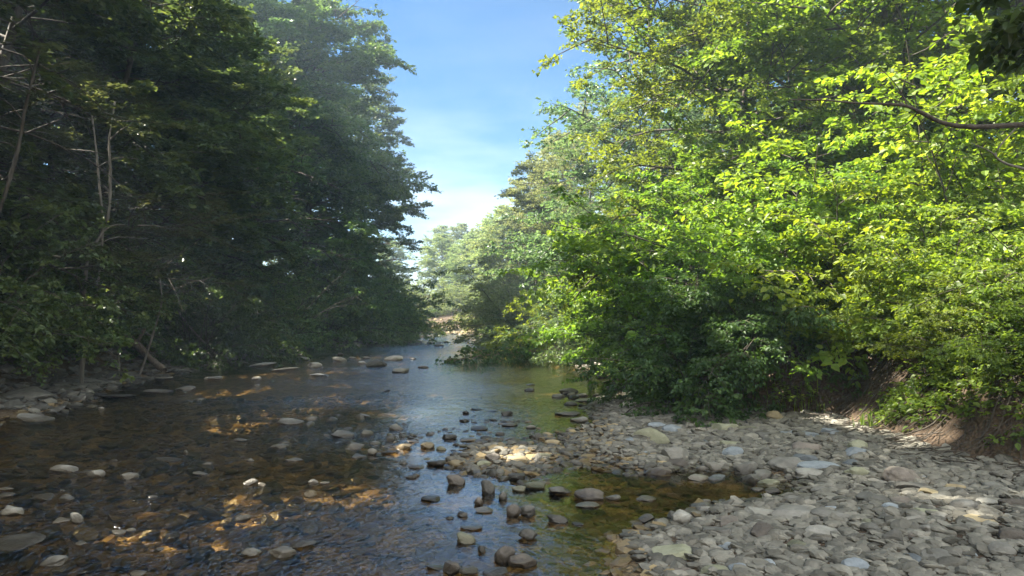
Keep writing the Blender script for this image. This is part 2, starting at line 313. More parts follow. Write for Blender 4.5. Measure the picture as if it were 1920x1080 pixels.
def tree(name, seed, H, Rm, lo, limbs, leaf, nl, flat=.65, spread=1., lean=.03, rise=.35, droop=.5, env=None, kite=True, tr=.2, sec=.45, tl=.75, every=.34, secev=.42, gap=0., ldroop=.25):
    pl = Plant(seed); rng = pl.rng
    tk = curve(rng, (0, 0, -.4), (lean * rng.normal(), lean * rng.normal(), 1), H + .4, 12, 0, .035)
    pl.wood.append((tk, tr * (1 - np.linspace(0, 1, 13) * .93)))
    env = env or (lambda t: (math.sin(math.pi * min(1, (.12 + t * .88))) ** .6 * (1 - .35 * t)))
    for i in range(limbs):
        t = (i + rng.random() * .8) / limbs; h = lo + (.985 - lo) * t; f = h * 12; a = int(f); p = tk[a] + (tk[min(a + 1, 12)] - tk[a]) * (f - a)
        if rng.random() < gap: continue
        th = i * 2.399 + rng.normal(0, .35); e = rise * (.3 + 1.3 * t) + rng.normal(0, .12); Ll = Rm * env(t) * rng.uniform(.7, 1.22)
        lb = curve(rng, p, (math.cos(th), math.sin(th), e), Ll, 7, droop * (1 - .6 * t), .09)
        r0 = tr * .38 * (1 - .75 * t) + .012; pl.wood.append((lb, r0 * (1 - np.linspace(0, 1, 8) * .88)))
        ns = max(3, int(Ll / secev))
        for j in range(ns):
            q = .22 + .78 * (j + rng.random() * .7) / ns; q = min(q, .99); f = q * 7; a = int(f); p2 = lb[a] + (lb[a + 1] - lb[a]) * (f - a); d = nrm(lb[a + 1] - lb[a]); lt = nrm(np.cross(d, [0, 0, 1.]))
            sg = 1 if j % 2 else -1; dd = d * rng.uniform(.5, 1) + lt * sg * rng.uniform(.5, 1.1) + np.array([0, 0, rng.normal(.15, .45)])
            l2 = (Ll * sec * (1 - .55 * q) + .35) * rng.uniform(.7, 1.2); sc = curve(rng, p2, dd, l2, 4, droop * .6, .12)
            if l2 > .8: pl.wood.append((sc, np.linspace(r0 * .35 + .004, .004, 5)))
            pl.twigs(sc, l2, every, tl)
        pl.twigs(lb, Ll, every * 1.3, tl, t0=.5)
    return pack(pl, name, leaf, nl, flat, spread, kite, ldroop)
def shrub(name, seed, Rm, H, stems, leaf, nl, flat=.6, spread=1., weep=.8, kite=False, every=.16, tl=.3, elev=(.35, 1.5), ldroop=.3, secev=.22, thick=.016):
    pl = Plant(seed); rng = pl.rng
    for i in range(stems):
        th = i * 2.399 + rng.normal(0, .3); e = rng.uniform(*elev); el = math.sin(e); p = (math.cos(th) * .12 * Rm, math.sin(th) * .12 * Rm, -.1)
        Ll = (Rm * math.cos(e) + H * 1.15 * math.sin(e)) * rng.uniform(.75, 1.15)
        st = curve(rng, p, (math.cos(th) * math.cos(e), math.sin(th) * math.cos(e), el + .25), Ll, 7, weep, .10)
        pl.wood.append((st, np.linspace(thick, .004, 8)))
        ns = max(3, int(Ll / secev))
        for j in range(ns):
            q = .18 + .8 * (j + rng.random() * .7) / ns; q = min(q, .99); f = q * 7; a = int(f); p2 = st[a] + (st[a + 1] - st[a]) * (f - a); d = nrm(st[a + 1] - st[a]); lt = nrm(np.cross(d, [.01, 0, 1.]))
            dd = d * rng.uniform(.4, 1) + lt * (1 if j % 2 else -1) * rng.uniform(.5, 1) + np.array([0, 0, rng.normal(.1, .3)])
            l2 = Ll * .28 * (1 - .5 * q) * rng.uniform(.6, 1.2) + .12; sc = curve(rng, p2, dd, l2, 4, weep * .6, .12)
            if l2 > .3: pl.wood.append((sc, np.linspace(.006, .002, 5)))
            pl.twigs(sc, l2, every, tl)
    return pack(pl, name, leaf, nl, flat, spread, kite, ldroop, 5)

def put(kind, proto, x, y, s, rz, label, cat, group, mleaf, mbark=BARK, tilt=(0, 0), dz=0., z=None, stem='trunk', crown='crown'):
    wm, cm = proto; z = float(height(x, y)) if z is None else z
    o = empty(kind, (x, y, z + dz), rz, s); o.rotation_euler = (tilt[0], tilt[1], rz)
    link(stem, wm, o, mbark); link(crown, cm, o, mleaf)
    return tag(o, label, cat, group)

# prototypes: (wood mesh, leaf mesh) shared by the copies
envlow = lambda t: .75 + .35 * math.sin(math.pi * min(1, t * 1.1)) - .75 * max(0, t - .55) ** 1.1 * 1.6
A1 = tree('broadleaf_a', 1, 20, 4.7, .07, 54, .20, 36, env=envlow, tr=.22)
A2 = tree('broadleaf_b', 2, 20, 4.4, .10, 50, .19, 36, env=envlow, tr=.20, lean=.08, droop=.7)
A3 = tree('broadleaf_c', 3, 20, 4.9, .13, 50, .20, 36, env=envlow, tr=.24, rise=.5)
HM = tree('hemlock', 4, 20, 4.2, .12, 60, .12, 34, flat=.85, spread=.8, rise=.12, droop=.35, env=lambda t: 1.08 - .85 * t, tr=.11, gap=.12, ldroop=.1, every=.38, tl=.8)
M1 = tree('river_tree_a', 5, 12, 3.6, .08, 56, .088, 44, env=envlow, tr=.12, tl=.55, every=.3)
M2 = tree('river_tree_b', 6, 12, 3.4, .14, 52, .09, 44, env=envlow, tr=.11, rise=.6, droop=.6, tl=.55, every=.3)
T1 = tree('tall_tree', 7, 18, 4.3, .07, 62, .15, 22, flat=.4, env=lambda t: 1.0 - .55 * t + .15 * math.sin(t * 23), tr=.2, rise=.75, droop=.15, tl=.6, every=.32, secev=.5)
S1 = shrub('bush_a', 11, 1.5, 1.9, 30, .072, 16)
S2 = shrub('bush_b', 12, 1.7, 1.5, 30, .076, 16, weep=1.0)
S3 = shrub('weeping_bush', 13, 1.9, 1.5, 36, .08, 16, weep=1.5, flat=.75, ldroop=.5)
R1 = tree('round_tree', 8, 12, 3.9, .10, 52, .16, 30, env=lambda t: .8 + .3 * math.sin(math.pi * min(1, t)) - .8 * t ** 3, tr=.13, rise=1.0, droop=.9, tl=.6, every=.3)
SP = tree('sapling', 14, 7, 1.5, .35, 22, .10, 22, env=envlow, tr=.05, tl=.4, every=.28, sec=.5)

# ---- the dark wooded bank on the left
G_L = 'tall trees on the shaded left bank'
left = [ # proto, x, y, scale, rot, label
 (HM, -11.2, 13.4, (1, 1, .80), .3, 'tall feathery evergreen with flat brown-green sprays, at the left edge of the photo'),
 (A2, -12.4, 16.0, (.9, .9, .72), 1.9, 'dark broadleaf tree just behind the feathery evergreen at the left edge'),
 (HM, -11.2, 18.4, (.9, .9, .62), 2.4, 'second feathery evergreen of the left bank, above the pale leaning snag'),
 (A1, -12.6, 22.0, (.9, .9, .56), .7, 'dense dark tree on the left bank above the fallen log'),
 (A3, -12.8, 26.6, (.95, .95, .62), 3.6, 'dark leafy tree of the left bank with sunlit yellow leaf patches high up'),
 (A2, -12.9, 31.4, (1, 1, .76), 5.1, 'dark tree on the left bank behind the low bright-edged bush'),
 (A1, -12.6, 36.6, (1, 1, .9), 2.2, 'bluish dark tree of the left bank, whose top leans out into the sky gap'),
 (A3, -12.0, 41.5, .98, .4, 'tall bluish tree beside the sky gap, its crown touching the top of the photo'),
 (A2, -12.0, 47.0, .94, 4.4, 'bluish tree with a ragged right side standing against the blue sky, left bank'),
 (A1, -11.9, 53.0, .86, 1.2, 'hazy tree of the left bank with a notched edge halfway up the sky gap'),
 (A3, -11.8, 59.5, .72, 5.5, 'hazy stepped-down tree of the left bank, right of the tallest ones'),
 (A2, -13.0, 67.0, .56, 2.9, 'small hazy tree at the river bend with one bough pointing right into the pale sky'),
]
for pr, x, y, s, rz, lab in left:
    hem = pr is HM
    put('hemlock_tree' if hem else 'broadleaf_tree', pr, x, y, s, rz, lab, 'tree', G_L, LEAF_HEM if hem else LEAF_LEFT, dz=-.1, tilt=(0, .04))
back = [(A1, -17.5, 13, .8), (HM, -17.5, 19, .8), (A3, -18.5, 24.5, .8), (A2, -18.5, 31, .85), (A1, -18.5, 38, .95), (A3, -18, 45, .95), (A2, -18, 53, .75), (A1, -19, 61, .65), (A2, -24, 17, .7), (A1, -25, 26, .7), (A3, -25, 35, .8), (A2, -25, 45, .8)]
for i, (pr, x, y, s) in enumerate([(A1, -11.8, 8.8, (.85, .85, 1.05)), (A2, -11.3, 4.2, .9), (A2, -13.4, 11.3, (.8, .8, .85)), (A3, -11.0, .2, .95), (A1, -17.0, 5.5, 1.05), (A3, -10.8, -4.5, .9)]):
    put('broadleaf_tree', pr, x, y, s, i * 1.1 + .5, 'tall dark tree beyond the left edge of the photo', 'tree', 'near trees beyond the left edge', LEAF_LEFT)
for i, (pr, x, y, s) in enumerate(back):
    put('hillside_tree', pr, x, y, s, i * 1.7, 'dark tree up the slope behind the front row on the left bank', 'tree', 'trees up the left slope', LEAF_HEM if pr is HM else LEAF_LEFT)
# undergrowth along the left shore
lb = [(S1, -9.4, 13.6, 1.3, 'low dark bush over the black undercut at the left edge'), (S2, -10.0, 16.2, 1.3, 'dark bush behind the flat shore slabs on the left'),
      (S1, -10.3, 19.6, 1.3, 'dark bush just left of the fallen log on the left shore'), (S3, -9.7, 24.0, 1.35, 'low spreading bush right of the fallen log, with a bright green lower edge'),
      (S2, -10.6, 28.6, 1.5, 'shaded bush on the left shore right of the bright-edged bush'), (S1, -10.6, 33, 1.7, 'rounded shaded bush further along the left shore'),
      (S3, -9.8, 38.0, 1.8, 'broad shaded bush hanging over the far left shore'), (S2, -8.9, 43, 1.8, 'grey-green bush at the waterline below the bluish trees'),
      (S1, -8.6, 48.5, 1.9, 'hazy bush at the waterline below the ragged bluish tree'), (S3, -9.6, 54, 2.0, 'hazy bush leaning over the water at the river bend'), (S2, -11.2, 60, 2.1, 'farthest bush of the left shore beside the sunlit far bank')]
for i, (pr, x, y, s, lab) in enumerate(lb):
    if i < 5: x -= .75 if i != 3 else .4; s *= .95
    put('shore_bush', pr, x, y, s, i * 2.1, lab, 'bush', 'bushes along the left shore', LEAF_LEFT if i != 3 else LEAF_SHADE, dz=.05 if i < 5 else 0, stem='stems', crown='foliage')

# gaps in the near crowns, through which the sun reaches the water, the bar and the bare soil
sunv = np.array([math.cos(el) * math.sin(az), math.cos(el) * math.cos(az), math.sin(el)])
def P0_(px, py, z=0.0):
    dx, dz = (px - 960) / FPX, (540 - py) / FPX; d = Vector((dx, math.cos(R(PITCH)) - dz * math.sin(R(PITCH)), math.sin(R(PITCH)) + dz * math.cos(R(PITCH)))); t = (z - CAM_H) / d.z; return d.x * t, d.y * t
SPOTS = [(520, 920, 175, 26, 0), (570, 908, 120, 18, 0), (340, 936, 135, 13, 0), (270, 980, 130, 17, 0), (430, 781, 62, 7, 0), (500, 765, 70, 5, 0), (560, 733, 60, 4, 0), (410, 684, 40, 5, .1), (520, 690, 60, 4, 0), (300, 806, 50, 3, 0),
         (1545, 766, 50, 26, .32), (1835, 978, 60, 9, .12), (968, 862, 70, 11, 0), (755, 838, 50, 9, 0), (1160, 745, 60, 8, 0), (862, 622, 42, 3, .3), (190, 765, 10, 4, 0), (620, 676, 60, 4, .05), (710, 655, 80, 3, .1), (480, 705, 60, 4, .05)]
def W0(px, py, Y):
    dx, dz = (px - 960) / FPX, (540 - py) / FPX; d = np.array([dx, math.cos(R(PITCH)) - dz * math.sin(R(PITCH)), math.sin(R(PITCH)) + dz * math.cos(R(PITCH))]); return np.array([0, 0, CAM_H]) + d * Y / d[1]
# places in the left crowns that catch the sun: (pixel, distance, radius)
LIT = [(330, 15, 20, .7), (360, 65, 22, .4), (545, 112, 27, .8), (430, 160, 24, .35), (150, 285, 13.5, .45), (200, 175, 14, .5), (250, 240, 16, .5), (215, 350, 14.5, .7), (300, 395, 16, .6), (400, 470, 20, .5), (130, 460, 13, .4),
       (450, 640, 22, 1.0), (390, 560, 20, .6), (480, 560, 24, .6), (680, 520, 36, 1.2), (660, 410, 36, .9), (600, 300, 33, .8), (720, 60, 40, 1.2), (740, 250, 46, .9), (560, 40, 29, .5), (620, 560, 33, .7), (330, 650, 19, .5), (180, 560, 15, .4), (480, 370, 28, .5), (250, 110, 18, .3), (660, 190, 38, .5)]
def carve(o):
    cr_ = [c for c in o.children if 'crown' in c.name or 'foliage' in c.name][0]; V, F, r, k = RAW[cr_.data.name]; bpy.context.view_layer.update()
    Wm = np.array(cr_.matrix_world); C0 = V.reshape(-1, k, 3).mean(1) @ Wm[:3, :3].T + Wm[:3, 3]; bad = np.zeros(len(C0), bool)
    for (px, py, hw, hh, z) in SPOTS:
        cx_, cy_ = P0_(px, py, z); ax_ = abs(P0_(px + hw, py, z)[0] - cx_); ay_ = abs(P0_(px, py - hh, z)[1] - P0_(px, py + hh, z)[1]) / 2 + .05
        q = C0 - sunv * ((C0[:, 2:3] - z) / sunv[2]); e = ((q[:, 0] - cx_) / ax_) ** 2 + ((q[:, 1] - cy_) / ay_) ** 2
        c_ = np.where((e < 1.8) & (C0[:, 2] > z + .8))[0]; bad[c_[e[c_] + .3 * fbm(q[c_, 0] * .6, q[c_, 1] * 1.6, 0, 2.2, 5, 2) < 1.1]] = True
    for (px, py, Y, rad) in LIT:
        p = W0(px, py, Y); dv = C0 - p; s_ = dv @ sunv; e = np.linalg.norm(dv - s_[:, None] * sunv, axis=1) / rad
        c_ = np.where((e < 1.5) & (s_ > .25))[0]; bad[c_[e[c_] + .35 * fbm(C0[c_, 0], C0[c_, 1], C0[c_, 2], 1.5, 6, 2) < 1]] = True
    if not bad.any(): return
    keep = ~bad; n = keep.sum(); f = F.reshape(len(C0), -1, F.shape[1])[0]; Fn = (np.arange(n)[:, None, None] * k + f[None]).reshape(-1, F.shape[1])
    me = arrmesh(cr_.data.name, V.reshape(-1, k, 3)[keep].reshape(-1, 3), Fn, np.asarray(r).reshape(-1, k)[keep].ravel()); me.materials.append(cr_.data.materials[0]); cr_.data = me
    ml = cr_.material_slots[0]
def open_crowns(test):
  for o in list(COL.objects):
    if o.parent is None and o.get('category') in ('tree', 'bush') and test(o.location):
        m_old = [c for c in o.children if 'crown' in c.name or 'foliage' in c.name][0].material_slots[0].material
        carve(o); s_ = [c for c in o.children if 'crown' in c.name or 'foliage' in c.name][0].material_slots[0]; s_.link = 'OBJECT'; s_.material = m_old
open_crowns(lambda p: p.x < -2 and p.y < 80)

# ---- right bank
G_R = 'sunlit trees on the right bank'
right = [
 (T1, 5.6, 27.5, 1.02, .2, LEAF_TALL, 'tall pale green tree with upswept spiky left branches against the blue sky'),
 (T1, 8.6, 23.0, 1.0, 2.2, LEAF_TALL, 'tall grey-green tree behind the spiky one, its top out of the photo'),
 (M1, 5.4, 17.8, 1.05, 1.1, LEAF_RIGHT, 'yellow-green maple-like tree with two thin dark stems, right of centre'),
 (M2, 8.2, 17.0, 1.25, 3.0, LEAF_RIGHT, 'sunlit leafy tree behind the bright vine-covered mound, near the top right'),
 (M1, 10.8, 15.2, 1.3, 4.2, LEAF_RIGHT, 'sunlit tree behind the long bare limb at the right edge of the photo'),
 (M2, 11.5, 20.5, 1.5, .7, LEAF_RIGHT, 'tall green tree at the back of the right bank, upper right of the photo'),
 (T1, 14.2, 26, 1.0, 5.0, LEAF_TALL, 'dark green tall tree far behind the upper right foliage'),
 (M2, 3.9, 25.2, .62, 2.0, LEAF_TALL, 'short dense tree at the foot of the tall spiky tree'),
 (M1, 3.4, 34.0, .88, 3.3, LEAF_FAR, 'mid-green tree left of and behind the tall spiky tree'),
 (R1, 3.0, 41.5, .86, .9, LEAF_FAR, 'round-topped pale green tree at the right of the sky gap'),
 (R1, 2.4, 50.0, .84, 5.2, LEAF_FAR, 'pale olive tree with a rounded top, second in the row along the far right bank'),
 (R1, .6, 58.5, .82, 2.6, LEAF_FAR, 'pale hazy tree at the low point of the skyline'),
 (R1, -1.0, 70.0, .85, 1.6, LEAF_FAR, 'farthest pale tree right behind the sunlit far bank'),
 (R1, -2.6, 77.0, .78, 2.0, LEAF_FAR, 'pale rounded tree just right of the lowest point of the skyline'),
 (R1, -5.2, 85.0, .72, 3.1, LEAF_FAR, 'small pale tree standing in the very lowest point of the skyline'),
 (R1, -8.2, 91.0, .72, .4, LEAF_FAR, 'pale tree at the end of the river, touching the left bank foliage'),
 (T1, 9.0, 33, .9, 1.0, LEAF_TALL, 'tall green tree deep in the right bank, hidden behind the front trees'),
 (T1, 9.5, 42, .75, 3.4, LEAF_FAR, 'green tree deep in the far right bank'),
]
for pr, x, y, s, rz, ml, lab in right:
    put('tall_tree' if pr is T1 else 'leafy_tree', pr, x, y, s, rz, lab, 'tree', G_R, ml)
far = [(-6, 96, 1.1), (-14, 88, 1.0), (-2, 104, 1.1), (5, 80, .95), (8, 66, .9), (-10, 112, 1.2)]
for i, (x, y, s) in enumerate(far):
    s *= .72
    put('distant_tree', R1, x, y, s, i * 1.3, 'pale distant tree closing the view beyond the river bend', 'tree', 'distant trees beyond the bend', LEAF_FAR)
sap = [(4.9, 15.6, 1.0, 'thin sapling with a dark stem standing before the two-stemmed tree'), (3.7, 16.2, .8, 'slender sapling left of the dark-stemmed sapling'), (6.4, 14.6, .9, 'slender sapling rising behind the dark drooping bush')]
for i, (x, y, s, lab) in enumerate(sap): put('sapling', SP, x, y, s, i * 2.2, lab, 'tree', 'saplings on the right bank', LEAF_RIGHT)
# bushes, front to back
rbush = [
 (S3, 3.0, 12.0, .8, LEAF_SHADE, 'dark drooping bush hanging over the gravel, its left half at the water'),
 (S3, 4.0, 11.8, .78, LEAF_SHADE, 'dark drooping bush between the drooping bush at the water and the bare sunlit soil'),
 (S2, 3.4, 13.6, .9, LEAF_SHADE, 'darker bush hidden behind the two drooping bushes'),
 (S1, 3.6, 14.6, 1.2, LEAF_RIGHT, 'leafy bush rising behind the dark drooping bushes'),
 (S1, 4.9, 12.9, 1.15, LEAF_RIGHT, 'green bush between the drooping bushes and the bright mound'),
 (S2, 5.3, 11.0, .62, LEAF_VINE, 'small glowing yellow-green bush right above the bare sunlit soil'),
 (S2, 6.2, 12.2, 1.25, LEAF_VINE, 'bright vine-covered bush forming the left shoulder of the big sunlit mound'),
 (S1, 7.3, 12.6, 1.6, LEAF_VINE, 'tallest bright vine-covered bush in the middle of the sunlit mound'),
 (S2, 8.5, 12.2, 1.5, LEAF_VINE, 'bright bush at the right edge of the photo, upper part of the sunlit mound'),
 (S1, 7.0, 10.6, .95, LEAF_VINE, 'leafy bush on the front slope of the sunlit mound'),
 (S2, 8.3, 10.4, 1.1, LEAF_VINE, 'large-leaved bush on the front slope at the right edge of the photo'),
 (S2, 5.8, 9.3, .7, LEAF_RIGHT, 'low green bush in the grass above the shaded bank'),
 (S1, 6.9, 8.6, .85, LEAF_RIGHT, 'low leafy bush on the bank top by the right edge of the photo'),
 (S2, 5.6, 7.7, .5, LEAF_RIGHT, 'small tuft-like bush hanging over the rooty bank at the right edge'),
 (S1, 5.3, 8.6, .42, LEAF_RIGHT, 'smallest bush on the lip of the rooty bank, right of the bare soil'),
 (S2, 6.1, 6.7, .5, LEAF_RIGHT, 'nearest small bush on the rooty bank, cut by the right edge'),
 (S1, 9.8, 12.5, 1.8, LEAF_RIGHT, 'big green bush beyond the right edge of the sunlit mound'),
 (S1, 4.4, 17.2, 1.5, LEAF_RIGHT, 'bush at the foot of the two-stemmed yellow-green tree'),
 (S2, 4.3, 18.6, 1.35, LEAF_RIGHT, 'rounded green bush left of and behind the drooping bushes, at the waterline'),
 (S1, 4.3, 21.6, 1.4, LEAF_RIGHT, 'green bush further back on the right shore beside the still pool'),
 (S2, 2.6, 25.2, 1.0, LEAF_TALL, 'dark rounded bush with a shadowed base at the far right shore'),
 (S1, 1.9, 28.6, 1.1, LEAF_VINE, 'small bright yellow-green bush behind the branch lying in the river'),
 (S2, 1.5, 32.5, 1.2, LEAF_TALL, 'dark bush overhanging the water behind the branch lying in the river'),
 (S1, 1.2, 38.0, 1.9, LEAF_FAR, 'olive bush at the far right shore'),
 (S2, .9, 45.0, 1.7, LEAF_FAR, 'pale bush at the far right shore before the round-topped tree'),
 (S1, .4, 53, 1.7, LEAF_FAR, 'bright pale bush near the narrow end of the river'),
 (S2, -.7, 60, 1.6, LEAF_FAR, 'far bush on the right of the sunlit far bank'),
 (S2, 6.2, 15.6, 1.8, LEAF_RIGHT, 'big green bush behind the left shoulder of the sunlit mound'),
 (S1, 8.6, 15.2, 2.0, LEAF_RIGHT, 'big green bush behind the top of the sunlit mound'),
 (S2, 5.4, 20.5, 2.0, LEAF_RIGHT, 'big shaded bush among the tree stems of the right bank'),
 (S1, 4.2, 29.5, 2.0, LEAF_TALL, 'big bush at the foot of the tall spiky tree'),
]
for i, (pr, x, y, s, ml, lab) in enumerate(rbush):
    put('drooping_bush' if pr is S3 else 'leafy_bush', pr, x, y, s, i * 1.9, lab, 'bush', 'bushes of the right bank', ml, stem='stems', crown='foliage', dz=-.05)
open_crowns(lambda p: 4.3 < p.x < 6 and 9 < p.y < 15)
for i, (x, y, s) in enumerate([(-5.5, 78, 1.4), (-9.5, 80, 1.6), (-13.5, 76, 1.7), (-18, 72, 1.8)]):
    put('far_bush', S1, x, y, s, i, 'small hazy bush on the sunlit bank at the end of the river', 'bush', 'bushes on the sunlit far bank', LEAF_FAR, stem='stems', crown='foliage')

# ------------------------------------------------------------------ stones
import bmesh
def ico(sub):
    b = bmesh.new(); bmesh.ops.create_icosphere(b, subdivisions=sub, radius=1); b.verts.ensure_lookup_table()
    V = np.array([v.co[:] for v in b.verts]); F = np.array([[v.index for v in f.verts] for f in b.faces]); b.free(); return V, F
ICO = {k: ico(k) for k in (1, 2, 3, 4)}
def rock(seed, sub, angular=.5, lump=.16):
    V, F = ICO[sub]; rng = np.random.default_rng(seed); V = V.copy()
    for k in range(int(5 + 8 * angular)):               # flat broken faces
        n = nrm(rng.normal(0, 1, 3)); h = rng.uniform(.55, .88) if rng.random() < angular else rng.uniform(.8, .98)
        d = V @ n - h; V = V - np.where(d > 0, d * .93, 0)[:, None] * n
    V = V * (1 + lump * vnoise(V * 1.5 + seed, seed)[:, None] + lump * .25 * vnoise(V * 5 + seed, seed + 1)[:, None] + .012 * vnoise(V * 16, seed)[:, None])
    V /= np.abs(V).max(0); return V, F
ROCKS = {'round': [arrmesh('round_stone', *rock(100 + i, 4, .35, .26), smooth=True) for i in range(7)],
         'flat': [arrmesh('flat_stone', *rock(200 + i, 4, .7, .12), smooth=False) for i in range(8)],
         'angular': [arrmesh('angular_stone', *rock(300 + i, 3, .95, .10), smooth=False) for i in range(9)]}
srng = random.Random(5)
taken = []
def stone(x, y, z, wd, hd, style, colr, label, group, depth=None, name=None, rz=None, sink=.28):
    """a stone wd wide and hd high above its footing"""
    me = srng.choice(ROCKS[style]); dp = depth or wd * srng.uniform(.6, .95)
    nm = name or {'round': 'cobble', 'flat': 'flat_stone', 'angular': 'rock'}[style]
    o = bpy.data.objects.new(nm, me); COL.objects.link(o)
    H = hd / (2 * (1 - sink)) ; rz = srng.uniform(-.5, .5) + srng.choice([0, math.pi]) if rz is None else rz
    o.location = (x, y, z + hd - H); o.scale = (wd / 2, dp / 2, H * 1.02); o.rotation_euler = (srng.uniform(-.12, .12), srng.uniform(-.12, .12), rz)
    if not me.materials: me.materials.append(STONE['grey'])
    o.material_slots[0].link = 'OBJECT'; o.material_slots[0].material = STONE[colr]
    taken.append((x, y, wd * .5)); return tag(o, label, 'stone', group)
G1, G2, G3, G4, G5, G6 = ('stones in the shallow water in front', 'stones of the middle gravel bar', 'stones in the dark left channel', 'rocks of the left shore', 'stones on the right gravel bank', 'stones at the still pool')
